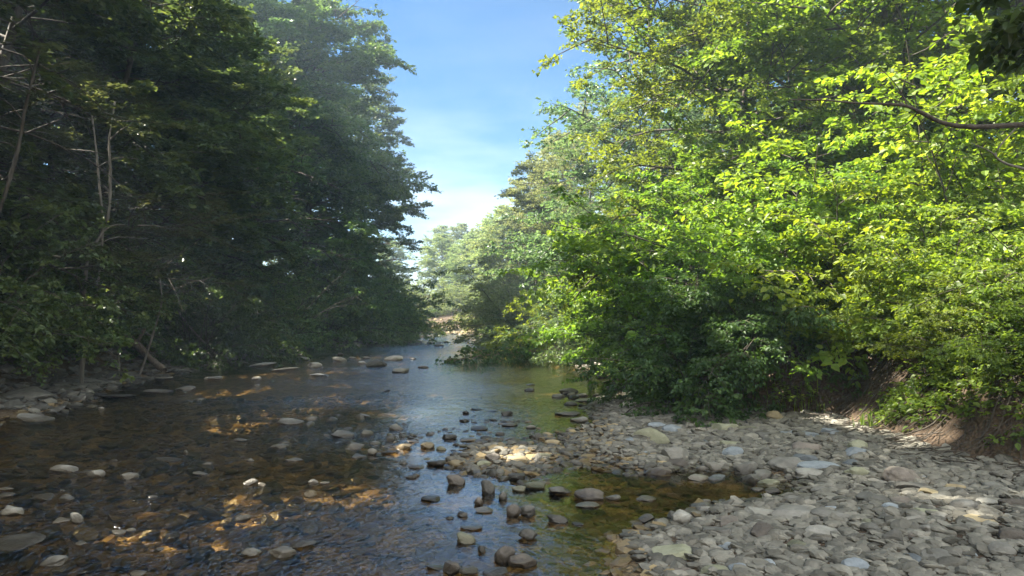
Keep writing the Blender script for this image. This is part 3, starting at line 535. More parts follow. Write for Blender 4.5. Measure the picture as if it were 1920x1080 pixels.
Hs = [ # px, py(base), width px, height px, style, colour, group, label
 (915,926,32,36,'round','dark',G1,'upright egg-shaped dark stone standing in the shallow water'),
 (943,937,19,20,'round','dark',G1,'small dark stone just right of the upright egg-shaped stone'),
 (962,968,36,30,'angular','brown',G1,'left half of a brownish pair of rocks below the upright egg-shaped stone'),
 (990,966,34,26,'round','dark',G1,'right half of the brownish pair of rocks below the upright egg-shaped stone'),
 (899,948,22,22,'angular','brown',G1,'small brown rock left of the brownish pair in the shallows'),
 (908,962,44,14,'flat','grey',G1,'flat grey stone under the small brown rock in the shallows'),
 (874,1020,46,25,'round','olive',G1,'smooth flat-topped grey-green stone alone in the bright water'),
 (881,995,54,9,'flat','grey',G1,'long thin slab just breaking the surface behind the smooth flat-topped stone'),
 (990,1012,38,26,'round','dark',G1,'rounded dark stone between the egg-shaped stone and the big brown one'),
 (946,1056,46,44,'round','brown',G1,'big round brown stone at the bottom of the photo'),
 (979,1064,68,32,'round','brown',G1,'long brown stone leaning against the big round brown one'),
 (904,1036,20,18,'angular','dark',G1,'small dark stone left of the big round brown stone'),
 (845,1077,42,32,'angular','brown',G1,'brown wedge-shaped rock at the lower edge of the photo'),
 (880,1078,46,18,'flat','grey',G1,'grey slab right of the wedge-shaped rock at the lower edge'),
 (815,1070,44,10,'flat','dark',G1,'low dark slab left of the wedge-shaped rock at the lower edge'),
 (930,1078,60,10,'flat','dark',G1,'thin dark slab in front of the two big brown stones'),
 (1046,981,48,20,'round','dark',G1,'dark oval stone at the left of the yellow-green reflection'),
 (809,941,44,14,'flat','dark',G1,'dark flat stone at the left end of the bright shallows'),
 (867,969,28,14,'angular','dark',G1,'small dark stone beside the flat grey stone in the shallows'),
 (843,974,18,9,'round','dark',G1,'tiny dark stone at the far left of the bright shallows'),
 (855,910,42,27,'round','brown',G1,'wet brown stone with a lit top, left of the upright egg-shaped one'),
 (1084,985,28,10,'angular','dark',G1,'small jagged stone right of the dark oval stone'),
 (970,902,40,18,'angular','dark',G2,'dark rock at the head of the bright shallows'),
 (1106,938,70,27,'round','brown',G2,'long dark boulder at the front of the middle gravel bar'),
 (1048,928,52,19,'round','dark',G2,'dark cobble left of the long dark boulder'),
 (975,922,34,14,'flat','olive',G2,'olive flat cobble behind the brownish pair of rocks'),
 (1004,918,52,18,'flat','olive',G2,'mossy flat stone behind the dark cobble of the middle bar'),
 (1098,953,54,12,'flat','grey',G2,'flat slab awash in front of the long dark boulder'),
 (1148,938,36,14,'flat','grey',G2,'flat stone right of the long dark boulder'),
 (1210,980,36,18,'angular','dark',G6,'dark rock between the yellow-green pool and the right gravel bank'),
 (1279,986,46,36,'angular','grey',G6,'sharp-edged grey rock with a pointed top beside the pool'),
 (1271,1052,104,40,'flat','olive',G6,'large pale green-grey slab sloping into the water'),
 (1210,940,46,12,'flat','grey',G2,'grey flat stone at the right end of the middle bar'),
 (924,832,20,7,'round','pale',G2,'small white pebble at the back of the middle bar'),
 (899,858,34,10,'flat','pale',G2,'pale flat stone in the middle of the bar'),
 (884,884,20,12,'round','pale',G2,'pinkish pale cobble at the head of the shallows'),
 (970,868,64,16,'flat','ochre',G2,'reddish sunlit flat stone in the middle of the bar'),
 (858,876,38,18,'angular','ochre',G2,'tan rock left of the reddish flat stone'),
 (905,874,38,14,'flat','olive',G2,'olive stone between the tan rock and the reddish flat stone'),
 (816,874,44,16,'flat','brown',G2,'brown flat stone at the left of the middle bar'),
 (781,879,36,12,'flat','brown',G2,'reddish flat stone at the left tip of the middle bar'),
 (841,824,36,14,'flat','dark',G2,'dark flat stone near the back left of the middle bar'),
 (880,829,40,10,'flat','ochre',G2,'tan flat stone beside the small white pebble'),
 (957,800,40,12,'flat','grey',G2,'light flat stone at the far edge of the middle bar'),
 (901,807,44,12,'flat','dark',G2,'dark slab at the far left edge of the middle bar'),
 (874,776,16,12,'angular','dark',G2,'small dark stone at the back of the bar with a thin slab beside it'),
 (894,769,32,6,'flat','dark',G2,'thin dark slab lying on the water behind the middle bar'),
 (923,772,24,4,'flat','dark',G2,'short thin slab lying on the water right of the longer one'),
 (993,734,21,12,'round','dark',G6,'lone dark stone in the still pool'),
 (995,722,20,5,'flat','dark',G6,'thin stone right behind the lone dark stone in the pool'),
 (1067,739,38,14,'round','dark',G6,'dark stone at the left end of the pale gravel spit'),
 (1062,780,54,12,'flat','grey',G6,'grey flat stone at the front of the green reflections'),
 (1105,754,60,12,'flat','grey',G6,'long grey flat stone of the pale gravel spit'),
 (1218,836,84,40,'angular','olive',G5,'big blocky grey-green boulder at the left end of the right gravel bank'),
 (1262,818,60,24,'angular','blue',G5,'bluish boulder behind the blocky grey-green one'),
 (1266,868,58,42,'angular','grey',G5,'tall grey rock in front of the blocky grey-green boulder'),
 (1453,789,34,24,'round','ochre',G5,'yellow sunlit cobble at the foot of the bare soil'),
 (1358,812,60,24,'flat','olive',G5,'mossy yellowish flat rock under the dark drooping bush'),
 (1400,812,40,18,'angular','olive',G5,'greenish rock right of the mossy flat rock'),
 (1346,884,50,24,'angular','pale',G5,'pale pointed rock in the middle of the right gravel bank'),
 (1401,886,44,30,'angular','grey',G5,'grey rock right of the pale pointed one'),
 (1504,868,56,24,'flat','blue',G5,'flat greenish-blue slab left of the dark blue-grey one'),
 (1540,884,96,24,'flat','blue',G5,'wide dark blue-grey slab in the middle of the gravel'),
 (1607,846,46,26,'angular','olive',G5,'grey-green rock near the shaded bank'),
 (1688,908,68,44,'round','brown',G5,'rounded purplish-brown boulder near the right bank'),
 (1714,922,80,26,'flat','grey',G5,'light slab in front of the purplish-brown boulder'),
 (1754,934,58,22,'flat','ochre',G5,'tan slab right of the light slab before the brown boulder'),
 (1793,924,36,26,'angular','ochre',G5,'upright tan rock at the foot of the rooty bank'),
 (1849,948,46,22,'flat','grey',G5,'grey flat rock near the right edge of the photo'),
 (1900,955,60,24,'flat','brown',G5,'brown slab cut by the right edge of the photo'),
 (1880,1042,54,28,'flat','grey',G5,'grey slab low in the right corner of the gravel'),
 (1425,972,74,28,'flat','pale',G5,'light triangular slab at the right end of the pool'),
 (1489,976,92,34,'angular','grey',G5,'broad light grey rock right of the triangular slab'),
 (1425,1014,62,42,'angular','brown',G5,'brownish block below the triangular slab'),
 (1548,1010,94,32,'angular','grey',G5,'broad grey rock near the centre of the front gravel'),
 (1560,976,82,28,'flat','grey',G5,'grey slab behind the broad grey rock'),
 (1366,988,54,26,'angular','brown',G5,'brown wedge between the pool and the brownish block'),
 (1318,956,48,20,'flat','grey',G5,'pale flat-topped rock in the small dark pool'),
 (1366,1032,40,20,'round','blue',G5,'light bluish cobble in the front gravel'),
 (1441,1062,34,20,'round','blue',G5,'pale blue cobble near the bottom of the photo'),
 (1675,1020,48,36,'angular','dark',G5,'dark angular rock in the front gravel'),
 (1714,984,46,24,'angular','grey',G5,'grey rock behind the dark angular one'),
 (1663,980,40,20,'flat','grey',G5,'light oval stone left of the grey rock'),
 (1635,944,74,26,'flat','grey',G5,'wide grey slab below the dark blue-grey slab'),
 (1350,1008,64,28,'angular','grey',G5,'grey block below the brown wedge'),
 (1841,984,72,22,'flat','ochre',G5,'sunlit pale yellow slab at the lower right'),
 (1762,974,30,18,'round','pale',G5,'whitish cobble left of the sunlit yellow slab'),
 (1492,944,44,18,'flat','grey',G5,'small light slab behind the broad light grey rock'),
 (1280,1079,46,24,'round','brown',G6,'brown cobble at the bottom edge beside the pale green-grey slab'),
 (1338,1079,64,26,'flat','olive',G6,'olive flat rock at the bottom edge of the photo'),
 (1647,908,40,14,'flat','pale',G5,'pinkish pale stone left of the purplish-brown boulder'),
 (1445,832,38,16,'flat','grey',G5,'grey stone below the yellow sunlit cobble'),
 (1370,838,42,18,'angular','olive',G5,'olive rock below the mossy flat rock'),
 (1310,840,40,18,'angular','grey',G5,'grey rock between the bluish boulder and the olive rock'),
 (1180,766,40,16,'angular','pale',G6,'pale jagged rock on the gravel spit by the dark bush'),
 (1140,748,44,12,'flat','pale',G6,'pale flat stone on the gravel spit by the dark bush'),
 (1205,748,34,14,'angular','pale',G6,'whitish rock half under the dark bush'),
 # left channel
 (190,769,13,12,'round','pale',G3,'small bright white ball-like stone in the dark water'),
 (542,796,56,13,'flat','grey',G3,'squarish grey stone awash in mid-channel'),
 (449,827,26,7,'flat','grey',G3,'small flat stone in the dark mid-channel'),
 (313,865,56,6,'flat','grey',G3,'long thin stone awash in the dark channel'),
 (348,850,11,12,'round','grey',G3,'small upright knob of stone in the dark channel'),
 (122,886,58,14,'flat','pale',G3,'wide pale flat stone in the left channel'),
 (160,887,26,9,'flat','grey',G3,'grey stone touching the wide pale flat one'),
 (180,896,34,17,'angular','pale',G3,'pale triangular stone in the left channel'),
 (243,899,36,14,'angular','pale',G3,'pale low wedge right of the triangular stone'),
 (85,936,48,11,'flat','pale',G3,'long pale stone with a dip in the middle'),
 (125,940,31,15,'round','pale',G3,'round pale stone touching the long dipped one'),
 (117,922,12,8,'round','grey',G3,'small grey stone behind the round pale one'),
 (12,920,28,10,'flat','pale',G3,'pale flat stone at the left edge, farther of two'),
 (12,932,28,12,'flat','pale',G3,'pale stone at the left edge, nearer of two'),
 (20,967,50,18,'round','pale',G3,'larger pale stone cut by the left edge'),
 (144,980,30,22,'round','pale',G3,'knobbly pale stone, right one of a joined pair'),
 (115,980,36,11,'flat','pale',G3,'low pale stone, left one of a joined pair'),
 (101,1062,48,22,'round','grey',G3,'grey rounded stone in the lower left corner'),
 (471,1044,35,18,'round','grey',G3,'dark-topped grey stone left of the larger pale one'),
 (532,1045,54,22,'round','pale',G3,'larger pale rounded stone near the bottom of the photo'),
 (565,1028,56,14,'flat','grey',G3,'grey stone awash behind the larger pale rounded one'),
 (469,910,32,13,'angular','pale',G3,'pale pointed stone beside the golden light patch'),
 (491,911,17,10,'round','pale',G3,'small pale stone touching the pointed one'),
 (608,908,20,8,'round','pale',G3,'small pale stone at the far side of the golden light patch'),
 (582,932,26,14,'round','ochre',G3,'tan stone inside the golden light patch'),
 (390,871,20,7,'flat','grey',G3,'small grey stone left of mid-channel'),
 (374,890,32,6,'flat','pale',G3,'thin pale stone awash behind the golden light patch'),
 (214,865,14,7,'round','grey',G3,'tiny grey stone behind the pale wedge'),
 (552,865,34,8,'flat','grey',G3,'flat grey stone in the ripples of mid-channel'),
 (469,866,16,12,'angular','grey',G3,'little pointed stone in the ripples'),
 (259,1080,32,10,'round','pale',G3,'pale stone at the very bottom edge'),
 (36,1023,28,7,'flat','grey',G3,'thin grey stone in the lower left water'),
 (152,1023,24,7,'flat','grey',G3,'thin stone right of the other thin one, lower left'),
 (642,820,46,14,'angular','grey',G3,'row of grey rock breaking the surface left of the middle bar'),
 (671,859,36,12,'flat','grey',G2,'grey stone at the outer left of the middle bar'),
 (698,853,22,16,'angular','pale',G2,'pale knob of rock left of the middle bar'),
 (728,851,40,10,'flat','grey',G2,'low stone between the pale knob and the tan rocks'),
 (758,843,40,14,'flat','ochre',G2,'sunlit tan rock left of the middle bar'),
 (775,830,34,8,'flat','brown',G2,'brown stone behind the sunlit tan rock'),
 # left shore
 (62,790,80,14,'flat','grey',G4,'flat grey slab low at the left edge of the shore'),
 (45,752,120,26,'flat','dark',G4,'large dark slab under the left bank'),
 (110,735,70,14,'flat','dark',G4,'dark slab behind the large slab of the left shore'),
 (404,688,44,12,'angular','pale',G4,'bright white rock on the left shore'),
 (452,682,36,8,'flat','grey',G4,'flat rock right of the bright white one'),
 (400,712,40,10,'angular','grey',G4,'light rock at the waterline below the bright white one'),
 (309,712,36,12,'angular','grey',G4,'rock at the end of the fallen log'),
 (489,687,58,10,'flat','grey',G4,'long light rock on the left shore'),
 (530,696,60,10,'flat','pale',G4,'long pale rock at the waterline of the left shore'),
 (481,712,24,10,'round','pale',G4,'round light stone standing in the water off the left shore'),
 (592,690,34,14,'round','grey',G4,'rounded grey rock off the left shore'),
 (600,706,40,9,'flat','blue',G4,'bluish flat stone in the riffle off the left shore'),
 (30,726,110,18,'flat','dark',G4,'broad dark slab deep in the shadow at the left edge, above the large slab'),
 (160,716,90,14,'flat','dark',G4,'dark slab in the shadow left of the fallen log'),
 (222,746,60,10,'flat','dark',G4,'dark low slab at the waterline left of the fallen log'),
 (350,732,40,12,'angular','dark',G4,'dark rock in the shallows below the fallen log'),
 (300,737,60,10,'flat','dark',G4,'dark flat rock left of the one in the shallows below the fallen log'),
]
for px, py, wp, hp, st, cl, g, lab in Hs:
    x, y, z = ground_pt(px, py); k = y / FPX
    # the base line seen is the near edge: shift the centre back by half the depth
    wd = wp * k; dp = wd * srng.uniform(.6, .85); hd = max(.015, (hp - .35 * dp * CAM_H / (y * y) * FPX) * k) if hp > 12 else max(.02, hp * k * .6)
    y2 = y + dp * .4; x2 = x * y2 / y; z2 = max(0., float(height(x2, y2)) - .01)
    stone(x2, y2, z2, wd * (.88 if g in (G1, G2) else 1), max(hd * (.74 if g in (G1, G2) else .85), .018), st, cl, lab, g, depth=dp)

zones = [ # n, pixel box, size range (m), styles, colours, group, what the label says
 (44, (700, 775, 1180, 900), (.10, .26), G2, ('grey', 'dark', 'brown', 'olive', 'dark', 'ochre'), 'cobble half under water on the middle bar'),
 (42, (1180, 800, 1620, 900), (.16, .40), G5, ('grey', 'olive', 'grey', 'brown', 'pale', 'blue'), 'stone on the back half of the right gravel bank'),
 (44, (1300, 890, 1915, 1075), (.10, .26), G5, ('grey', 'grey', 'blue', 'brown', 'pale', 'olive'), 'stone on the front half of the right gravel bank'),
 (12, (1040, 735, 1200, 790), (.18, .45), G6, ('pale', 'grey', 'dark'), 'stone by the gravel spit beside the still pool'),
 (8, (20, 800, 600, 1060), (.08, .22), G3, ('grey', 'pale'), 'small stone awash in the dark left channel'),
 (16, (560, 640, 850, 700), (.3, .8), G4, ('grey', 'pale', 'dark', 'brown'), 'rock in the riffle before the far left shore'),
]
for n, (x0, y0, x1, y1), (s0, s1), g, cols, what in zones:
    k = tries = 0
    while k < n and tries < 3000:
        tries += 1; px, py = srng.uniform(x0, x1), srng.uniform(y0, y1); x, y, z = ground_pt(px, py); wd = srng.uniform(s0, s1) * srng.uniform(.6, 1)
        if x > xb(y) + .6 or any((x - a) ** 2 + (y - b) ** 2 < (.55 * (c + wd / 2)) ** 2 * 1.7 for a, b, c in taken): continue
        if g == G2 and float(height(x, y)) < -.10: continue
        k += 1; cl = srng.choice(cols); st = srng.choice(['flat', 'angular', 'round', 'flat'] if g != G2 else ['flat', 'angular', 'flat'])
        cn = {'grey': 'grey', 'dark': 'dark wet', 'brown': 'brown', 'olive': 'greenish', 'ochre': 'tan', 'pale': 'pale', 'blue': 'bluish'}[cl]
        sn = 'small' if wd < (s0 + s1) * .38 else ''
        stone(x, y, max(-.01, float(height(x, y)) - .01), wd, wd * srng.uniform(.22, .42), st, cl, ' '.join((sn, cn, {'flat': 'flat', 'angular': 'angular', 'round': 'rounded'}[st], what)).strip(), g)

# the uncountable gravel around and under them
def scatter(name, pts, sizes, mat, rseed, sub, nvar=10, sinkz=.35, squash=(.2, .55)):
    rng = np.random.default_rng(rseed); var = [rock(rseed * 50 + i, sub, .7, .13) for i in range(nvar)]; nV = len(var[0][0]); F0 = var[0][1]; N = len(pts)
    base = np.stack([v[0] for v in var])[rng.integers(0, nvar, N)]
    th = rng.random(N) * 2 * np.pi; c, s = np.cos(th)[:, None], np.sin(th)[:, None]; tl = rng.normal(0, .18, (N, 2))
    sc = sizes[:, None, None] * .5 * np.stack([np.ones(N), rng.uniform(.55, .95, N), rng.uniform(*squash, N)], 1)[:, None]
    B = base * sc; X = B[..., 0] * c - B[..., 1] * s; Y = B[..., 0] * s + B[..., 1] * c; Z = B[..., 2] + X * tl[:, :1] + Y * tl[:, 1:]
    V = np.stack([X, Y, Z], -1) + pts[:, None]; V[..., 2] += (sizes * (.5 - sinkz) * .5)[:, None]
    F = (np.arange(N)[:, None, None] * nV + F0[None]).reshape(-1, 3)
    return tag(link(name, arrmesh(name, V.reshape(-1, 3), F, np.repeat(rng.random(N), nV), smooth=False), mat=mat), kind='stuff')
def sample(rng, n, yr, xf, keep):
    y = rng.uniform(*yr, n); a, b = xf(y); x = a + (b - a) * rng.random(n); k = keep(x, y); return x[k], y[k]
STUFF = stone_mat('gravel_mixed', (.10, .094, .075), (.18, .17, .14), (.31, .29, .24))
STUFF_BED = stone_mat('bed_mixed', (.22, .165, .085), (.31, .235, .125), (.42, .33, .19))
rng = np.random.default_rng(77)
def gravel(name, n, yr, xf, keep, s0, s1, seed, sub, mat, p=1.8, **k):
    x, y = sample(rng, n, yr, xf, keep); z = height(x, y); s = s0 + (s1 - s0) * rng.random(len(x)) ** p
    return scatter(name, np.stack([x, y, z], 1), s, mat, seed, sub, **k)
nearR = lambda y: (xr(y) - .5, np.minimum(xb(y) + .12, y * .78 + .6))
gravel('gravel', 15000, (4.0, 9.5), nearR, lambda x, y: (x > xr(y) - .3) & (height(x, y) > -.05), .025, .17, 1, 2, STUFF, 2.2)
gravel('gravel', 6500, (9.0, 17), nearR, lambda x, y: x > xr(y) - .35, .05, .24, 2, 2, STUFF)
gravel('gravel', 7500, (6.3, 13), lambda y: (-3.4 + 0 * y, 2.2 + 0 * y), lambda x, y: height(x, y) + .05 * .6 * rng.normal(size=len(x)) > -.055, .04, .18, 3, 2, STUFF, squash=(.3, .6))
gravel('gravel', 2200, (16, 62), lambda y: (xr(y) - .8, xb(y) + .8), lambda x, y: x > -99, .08, .35, 4, 1, STUFF)
gravel('gravel', 4200, (12, 50), lambda y: (xl(y) - 1.8, xl(y) + .8), lambda x, y: x > -99, .08, .42, 5, 1, STONE['dark'])  # left shore: deep shade put into the gravel's colour with the dark stone
gravel('gravel', 1500, (32, 56), lambda y: (xl(y), xl(y) + 5), lambda x, y: x > -99, .12, .5, 6, 1, STUFF)
gravel('gravel', 3000, (60, 82), lambda y: (xr(y) - 1, xb(y) + 1), lambda x, y: x > -99, .1, .5, 7, 1, STONE['ochre'])
gravel('gravel', 420, (5, 16), lambda y: (np.maximum(xl(y), -y * .75), -1.5 + 0 * y), lambda x, y: x > -99, .10, .26, 9, 2, STUFF, squash=(.3, .6), sinkz=.0)
gravel('riverbed_stones', 9000, (4.2, 16), lambda y: (np.maximum(xl(y), -y * .75 - .5), xr(y)), lambda x, y: x > -99, .05, .22, 8, 1, STUFF_BED, squash=(.2, .4), sinkz=.4)

# ------------------------------------------------------------------ ground cover, grass, litter
def cover(name, n, yr, xf, keep, leaf, mat, seed, nl=14, lift=(.02, .35)):
    rng = np.random.default_rng(seed); x, y = sample(rng, n, yr, xf, keep); z = height(x, y) + rng.uniform(*lift, len(x)) * rng.random(len(x))
    d = nrm(rng.normal(0, 1, (len(x), 3)) * [1, 1, .3]); V, F, r = leaves(rng, np.stack([x, y, z], 1), d, np.full(len(x), .22), nl, leaf, .7, 1.2, False, .2)
    return tag(link(name, arrmesh(name, V, F, r), mat=mat), kind='stuff')
soil = lambda x, y: ((x - 4.85) / .45) ** 2 + ((y - 10.2) / .9) ** 2 > 1
cover('ground_cover', 3000, (5.2, 11.2), lambda y: (xb(y) + .28, xb(y) + 1.5), lambda x, y: soil(x, y) & (fbm(x, y, 0, 1.5, 67, 2) > -.3), .06, LEAF_RIGHT, 45, 12, (.0, .12))
cover('ground_cover', 4200, (6.3, 22), lambda y: (xb(y) + .95, xb(y) + 7), lambda x, y: soil(x, y) & (fbm(x, y, 0, .8, 66, 2) > -.35), .09, LEAF_RIGHT, 41)
cover('ground_cover', 1600, (20, 62), lambda y: (xb(y) + .2, xb(y) + 6), lambda x, y: x > -99, .15, LEAF_RIGHT, 42)
cover('ground_cover', 4200, (10, 60), lambda y: (xl(y) - 9, xl(y) - 1.3), lambda x, y: x > -99, .15, LEAF_LEFT, 43, lift=(.05, .7))
cover('ground_cover', 1800, (10, 55), lambda y: (xl(y) - 34, xl(y) - 9), lambda x, y: x > -99, .3, LEAF_LEFT, 44, lift=(.1, 1.2))
def blades(name, x, y, mat, seed, hgt, wid=.006, hang=.5):
    rng = np.random.default_rng(seed); N = len(x); p = np.stack([x, y, height(x, y) - .01], 1); th = rng.random(N) * 6.283; o = np.stack([np.cos(th), np.sin(th), 0 * th], 1); h = hgt * rng.uniform(.5, 1.2, N)[:, None]
    sd = np.cross(o, [0, 0, 1.]) * wid; up = np.array([0, 0, 1.]); m1 = p + up * h * .6 + o * h * .15; tp = p + up * h * (1 - hang * .6) + o * h * (.3 + hang * .5) + [-.0, -.02, 0]
    V = np.stack([p - sd, p + sd, m1 + sd * .8, m1 - sd * .8, tp], 1).reshape(-1, 3); b = np.arange(N)[:, None] * 5
    F = np.concatenate([b + [0, 1, 2], b + [0, 2, 3], b + [3, 2, 4]]); return tag(link(name, arrmesh(name, V, F, np.repeat(rng.random(N), 5)), mat=mat), kind='stuff')
x, y = sample(rng, 42000, (6.4, 11.5), lambda y: (xb(y) + .75, xb(y) + 3.2), lambda x, y: soil(x, y) & (x > 4.6) & (fbm(x, y, 0, 1.6, 12, 3) > -.1)); blades('grass', x, y, LEAF_RIGHT, 51, .24)
x, y = sample(rng, 5000, (9, 30), lambda y: (xb(y) - .1, xb(y) + .9), lambda x, y: soil(x, y) & (fbm(x, y, 0, 1.2, 14, 2) > .15)); blades('grass', x, y, LEAF_RIGHT, 52, .3, .008)
def sticks(name, n, yr, xf, keep, seed, L0, mat):
    rng = np.random.default_rng(seed); x, y = sample(rng, n, yr, xf, keep); cs = []
    for a, b in zip(x, y):
        th = rng.random() * 6.28; l = L0 * rng.uniform(.4, 1.3); q = np.array([a, b]) + np.outer(np.linspace(-.5, .5, 4), [math.cos(th) * l, math.sin(th) * l]) + rng.normal(0, l * .05, (4, 2))
        cs.append((np.stack([q[:, 0], q[:, 1], height(q[:, 0], q[:, 1]) + rng.uniform(.01, .1)], 1), np.full(4, rng.uniform(.002, .007))))
    V, F = tubes(cs, 4); return tag(link(name, arrmesh(name, V, F), mat=mat), kind='stuff')
sticks('twig_litter', 420, (6.2, 12.0), lambda y: (xb(y) - .4, xb(y) + 1.3), lambda x, y: x > 2.3, 61, .3, BARK)
sticks('twig_litter', 260, (12, 40), lambda y: (xl(y) - 3, xl(y) - .2), lambda x, y: x > -99, 62, .9, DEADWOOD)

# ------------------------------------------------------------------ dead wood and hanging limbs
def W(px, py, Y):
    dx, dz = (px - 960) / FPX, (540 - py) / FPX; d = Vector((dx, cp - dz * sp_, sp_ + dz * cp)); t = Y / d.y
    return np.array([d.x * t, Y, CAM_H + d.z * t])
def spl(pts, n=24):
    pts = np.array(pts, float); u = np.linspace(0, len(pts) - 1, n); out = []
    for t in u:
        i = min(int(t), len(pts) - 2); f = t - i; p0 = pts[max(i - 1, 0)]; p1 = pts[i]; p2 = pts[i + 1]; p3 = pts[min(i + 2, len(pts) - 1)]
        out.append(.5 * (2 * p1 + (p2 - p0) * f + (2 * p0 - 5 * p1 + 4 * p2 - p3) * f * f + (3 * p1 - p0 - 3 * p2 + p3) * f ** 3))
    return np.array(out)
def wood_obj(name, curves, mat, parent=None, sides=8):
    V, F = tubes(curves, sides); return link(name, arrmesh(name, V, F, smooth=True), parent, mat)
def taper(a, b, n): return np.linspace(a, b, n)
wr = np.random.default_rng(9)
def knobby(r): return r * (1 + .12 * wr.normal(size=len(r)))
# log lying from the left bank down to the stones
c1 = spl([(-10.9, 20.6, 1.25), (-10.2, 20.3, .8), (-9.6, 19.9, .42), (-9.0, 19.4, .16)], 16)
lg = wood_obj('fallen_log', [(c1, knobby(taper(.12, .07, 16))), (spl([c1[5], c1[5] + [.3, -.1, .5], c1[5] + [.35, -.3, .8]], 6), taper(.05, .02, 6)), (spl([c1[9], c1[9] + [-.1, -.3, .35]], 5), taper(.04, .015, 5))], DEADWOOD)
tag(lg, 'bare grey-brown log lying from the dark left bank down to the shore stones', 'log')
def snag(pts, r0, r1, label, mat=BARK_PALE, stubs=5):
    c = spl(pts, 20); r0 *= .6; r1 *= .6; cs = [(c, knobby(taper(r0, r1, 20)))]
    for i in range(stubs):
        k = 5 + int(13 * i / stubs); th = wr.random() * 6.28; l = wr.uniform(.3, .9); q = c[k]; cs.append((spl([q, q + [math.cos(th) * l * .5, math.sin(th) * l * .4, l * .3], q + [math.cos(th) * l, math.sin(th) * l, l * .35]], 6), taper(r0 * .35, .006, 6)))
    tag(wood_obj('dead_trunk', cs, mat), label, 'dead tree', 'pale bare stems on the left bank')
def base(x, y): return (x, y, float(height(x, y)) - .1)
snag([base(-9.3, 16.2), (-9.2, 16.1, 2.6), W(200, 420, 16), W(207, 330, 16), W(205, 260, 16), W(216, 190, 16)], .075, .03, 'pale crooked dead stem standing among the dark leaves above the left shore')
snag([base(-9.7, 16.8), W(190, 480, 16.5), W(184, 320, 16.5), W(170, 200, 16.5)], .06, .03, 'thin pale stem just left of the crooked dead one on the left bank', stubs=3)
snag([base(-10.2, 13.6), W(20, 330, 13.4), W(48, 200, 13.2), W(75, 90, 13)], .07, .03, 'dark bare stem leaning right in the upper left corner', mat=BARK, stubs=4)
snag([base(-9.3, 18.6), W(292, 610, 18.4), W(303, 560, 18.3), W(296, 500, 18.3)], .05, .02, 'short pale stem rising beside the fallen log', stubs=2)
snag([base(-9.9, 18.9), W(222, 570, 18.8), W(226, 500, 18.8), W(212, 440, 18.8)], .04, .02, 'short thin stem at the left of the fallen log', stubs=2)
snag([base(-8.9, 24.3), W(345, 600, 24), W(337, 560, 24), W(352, 490, 24)], .05, .02, 'thin grey stem behind the low bright-edged bush', stubs=2)
# leafy branch fallen into the river
bt = empty('fallen_branch', (2.1, 27.8, 0)); tag(bt, 'fallen branch with dark wilted leaves lying across the river from the right shore', 'branch')
loc = lambda pts: np.array(pts, float) - np.array([2.1, 27.8, 0])
pl = Plant(91); m_ = spl(loc([(3.0, 27.9, .75), (1.6, 26.8, .42), (.5, 25.6, .34), (-.7, 25.2, .26), (-2.0, 24.6, .10)]), 20); pl.wood.append((m_, taper(.055, .012, 20)))
for i in range(44):
    k = 6 + int(13 * i / 44); d = np.array([wr.uniform(-1, .1), wr.uniform(-.9, .9), wr.uniform(-.25, .5)]); sc = curve(pl.rng, m_[k], d, wr.uniform(.4, 1.0), 4, 1.0, .15); pl.wood.append((sc, taper(.012, .003, 5))); pl.twigs(sc, .8, .2, .35)
V, F, r = leaves(pl.rng, *(np.array([t[i] for t in pl.tw]) for i in range(3)), 9, .13, .3, 1.1, True, .7)
link('foliage', arrmesh('branch_foliage', V, F, r), bt, LEAF_SHADE); wood_obj('limb', pl.wood, DEADWOOD, bt, 6)
# the tree on the near right bank whose limbs reach into the picture
bx, by = 8.4, 6.9; bz = float(height(bx, by)); ot = empty('overhanging_tree', (bx, by, bz)); tag(ot, 'near tree with one long bare limb and big dark leaves reaching into the top right', 'tree')
lo_ = lambda p: np.array(p, float) - np.array([bx, by, bz])
tkp = spl([(0, 0, -.3), (.05, .05, 2), (-.1, .1, 4), (.1, .0, 7), (.3, .1, 10)], 20); wood_obj('trunk', [(tkp, knobby(taper(.17, .05, 20)))], BARK, ot, 10)
limb = spl([lo_((bx, by, 3.5)), lo_(W(2150, 222, 6.95)), lo_(W(1930, 233, 7)), lo_(W(1830, 238, 7)), lo_(W(1770, 231, 7.05)), lo_(W(1725, 210, 7.05)), lo_(W(1690, 197, 7.1)), lo_(W(1600, 193, 7.1)), lo_(W(1548, 188, 7.1)), lo_(W(1480, 187, 7.15))], 40)
tw2 = [(spl([limb[30], limb[30] + [-.15, 0, .07], limb[30] + [-.4, .1, .05]], 8), taper(.007, .002, 8)), (spl([limb[22], limb[22] + [-.1, .1, -.12], limb[22] + [-.4, .1, -.15]], 8), taper(.009, .002, 8)), (spl([limb[25], limb[25] + [-.1, 0, .2], limb[25] + [-.25, .1, .45]], 8), taper(.008, .002, 8))]
wood_obj('bare_limb', [(limb, taper(.034, .005, 40) * (1 + .08 * wr.normal(size=40)))] + tw2, BARK, ot)
t1 = spl([lo_(W(2080, 380, 6.9)), lo_(W(1935, 322, 6.9)), lo_(W(1885, 306, 6.9)), lo_(W(1867, 286, 6.9)), lo_(W(1905, 240, 6.9))], 16); t2 = spl([t1[10], lo_(W(1855, 283, 6.85)), lo_(W(1820, 268, 6.8))], 8)
t0 = spl([lo_((bx, by, 2.6)), lo_(W(2200, 420, 6.9)), lo_(W(2080, 380, 6.9))], 8)
wood_obj('bare_twig', [(t0, taper(.03, .018, 8)), (t1, taper(.018, .006, 16)), (t2, taper(.008, .003, 8))], BARK_PALE, ot)
pl = Plant(92)
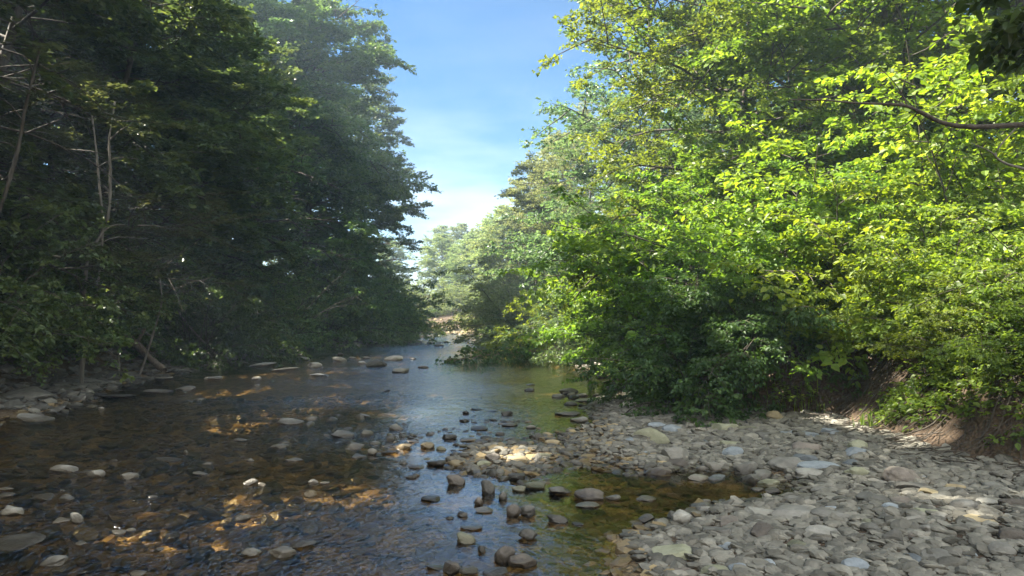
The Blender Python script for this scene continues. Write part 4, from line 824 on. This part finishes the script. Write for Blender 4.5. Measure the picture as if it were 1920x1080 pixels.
for k, tgt in enumerate([(1835, 5, 4.7), (1885, 60, 4.6), (1870, 100, 4.8), (1930, 30, 4.4), (1925, 110, 4.9)]):
    e = lo_(W(*tgt)); s0 = tkp[9] if k % 2 else tkp[11]; mid = (s0 + e) / 2 + [0, 0, .35]; b_ = spl([s0, mid, e], 18); pl.wood.append((b_, taper(.03, .004, 18))); pl.twigs(b_, 1.4, .07, .28, t0=.6)
for i in range(46):
    k = 9 + i % 10; p = tkp[k]; th = i * 2.4; l = wr.uniform(1.6, 3.2); b_ = curve(pl.rng, p, (math.cos(th), math.sin(th), .5), l, 7, .4, .08)
    if (b_[:, 2] + bz).min() < 4.7 and math.cos(th) < .2: b_ = b_ + [0, 0, .0]; 
    if float(np.min(b_[:, 0])) < -1.7 and b_[-1, 2] + bz < 5.2: continue
    pl.wood.append((b_, taper(.03, .004, 8))); pl.twigs(b_, l, .16, .45, t0=.3)
V, F, r = leaves(pl.rng, *(np.array([t[i] for t in pl.tw]) for i in range(3)), 10, .09, .55, 1., False, .5)
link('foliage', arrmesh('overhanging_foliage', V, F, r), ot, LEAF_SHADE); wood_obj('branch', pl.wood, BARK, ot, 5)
# roots trailing over the right bank
for i in range(16):
    y0 = 6.3 + i * .27 + wr.uniform(-.1, .1); q = np.stack([np.linspace(xb(y0) + 1.0, xb(y0) - .3, 6) + wr.normal(0, .05, 6), y0 + np.cumsum(wr.normal(0, .14, 6))], 1); pts = spl(np.stack([q[:, 0], q[:, 1], height(q[:, 0], q[:, 1]) + np.array([-.03, .04, .06, .07, .05, -.02]) * wr.uniform(.6, 1.5)], 1), 14)
    tag(wood_obj('exposed_root', [(pts, knobby(taper(.011, .004, 14)) * wr.uniform(.6, 1.3))], BARK, sides=6), 'thin bare root on the shaded bank at the right above the gravel', 'root', 'bare roots on the right bank')

# ------------------------------------------------------------------ air
m, t, l, out = newmat('air'); pv = nd(t, 'ShaderNodeVolumePrincipled'); pv.inputs['Color'].default_value = (.62, .8, 1, 1); pv.inputs['Density'].default_value = .0022; pv.inputs['Anisotropy'].default_value = .35
l(pv.outputs[0], out.inputs['Volume'])
bb = bmesh.new(); bmesh.ops.create_cube(bb, size=1); me = bpy.data.meshes.new('haze'); bb.to_mesh(me); bb.free()
hz = link('haze', me, mat=m); hz.scale = (410, 390, 36); hz.location = (0, 130, 16.2); tag(hz, kind='stuff')

# look-alikes that kept one wording are told apart by their order across the picture
by = {}
for o in COL.objects:
    if o.get('label') and o.parent is None: by.setdefault(o['label'], []).append(o)
TEN = ['', 'first', 'second', 'third', 'fourth', 'fifth', 'sixth', 'seventh', 'eighth', 'ninth', 'tenth', 'eleventh', 'twelfth', 'thirteenth', 'fourteenth', 'fifteenth', 'sixteenth', 'seventeenth', 'eighteenth', 'nineteenth', 'twentieth']
for lab, os_ in by.items():
    if len(os_) < 2: continue
    for i, o in enumerate(sorted(os_, key=lambda q: (np.mean([v[0] for v in q.bound_box]) + q.location.x if q.name.startswith('exposed_root') else q.location.x) / max(1, (np.mean([v[1] for v in q.bound_box]) if q.name.startswith('exposed_root') else q.location.y)))):
        o['label'] = lab + ', ' + TEN[min(i + 1, 20)] + ' from left'
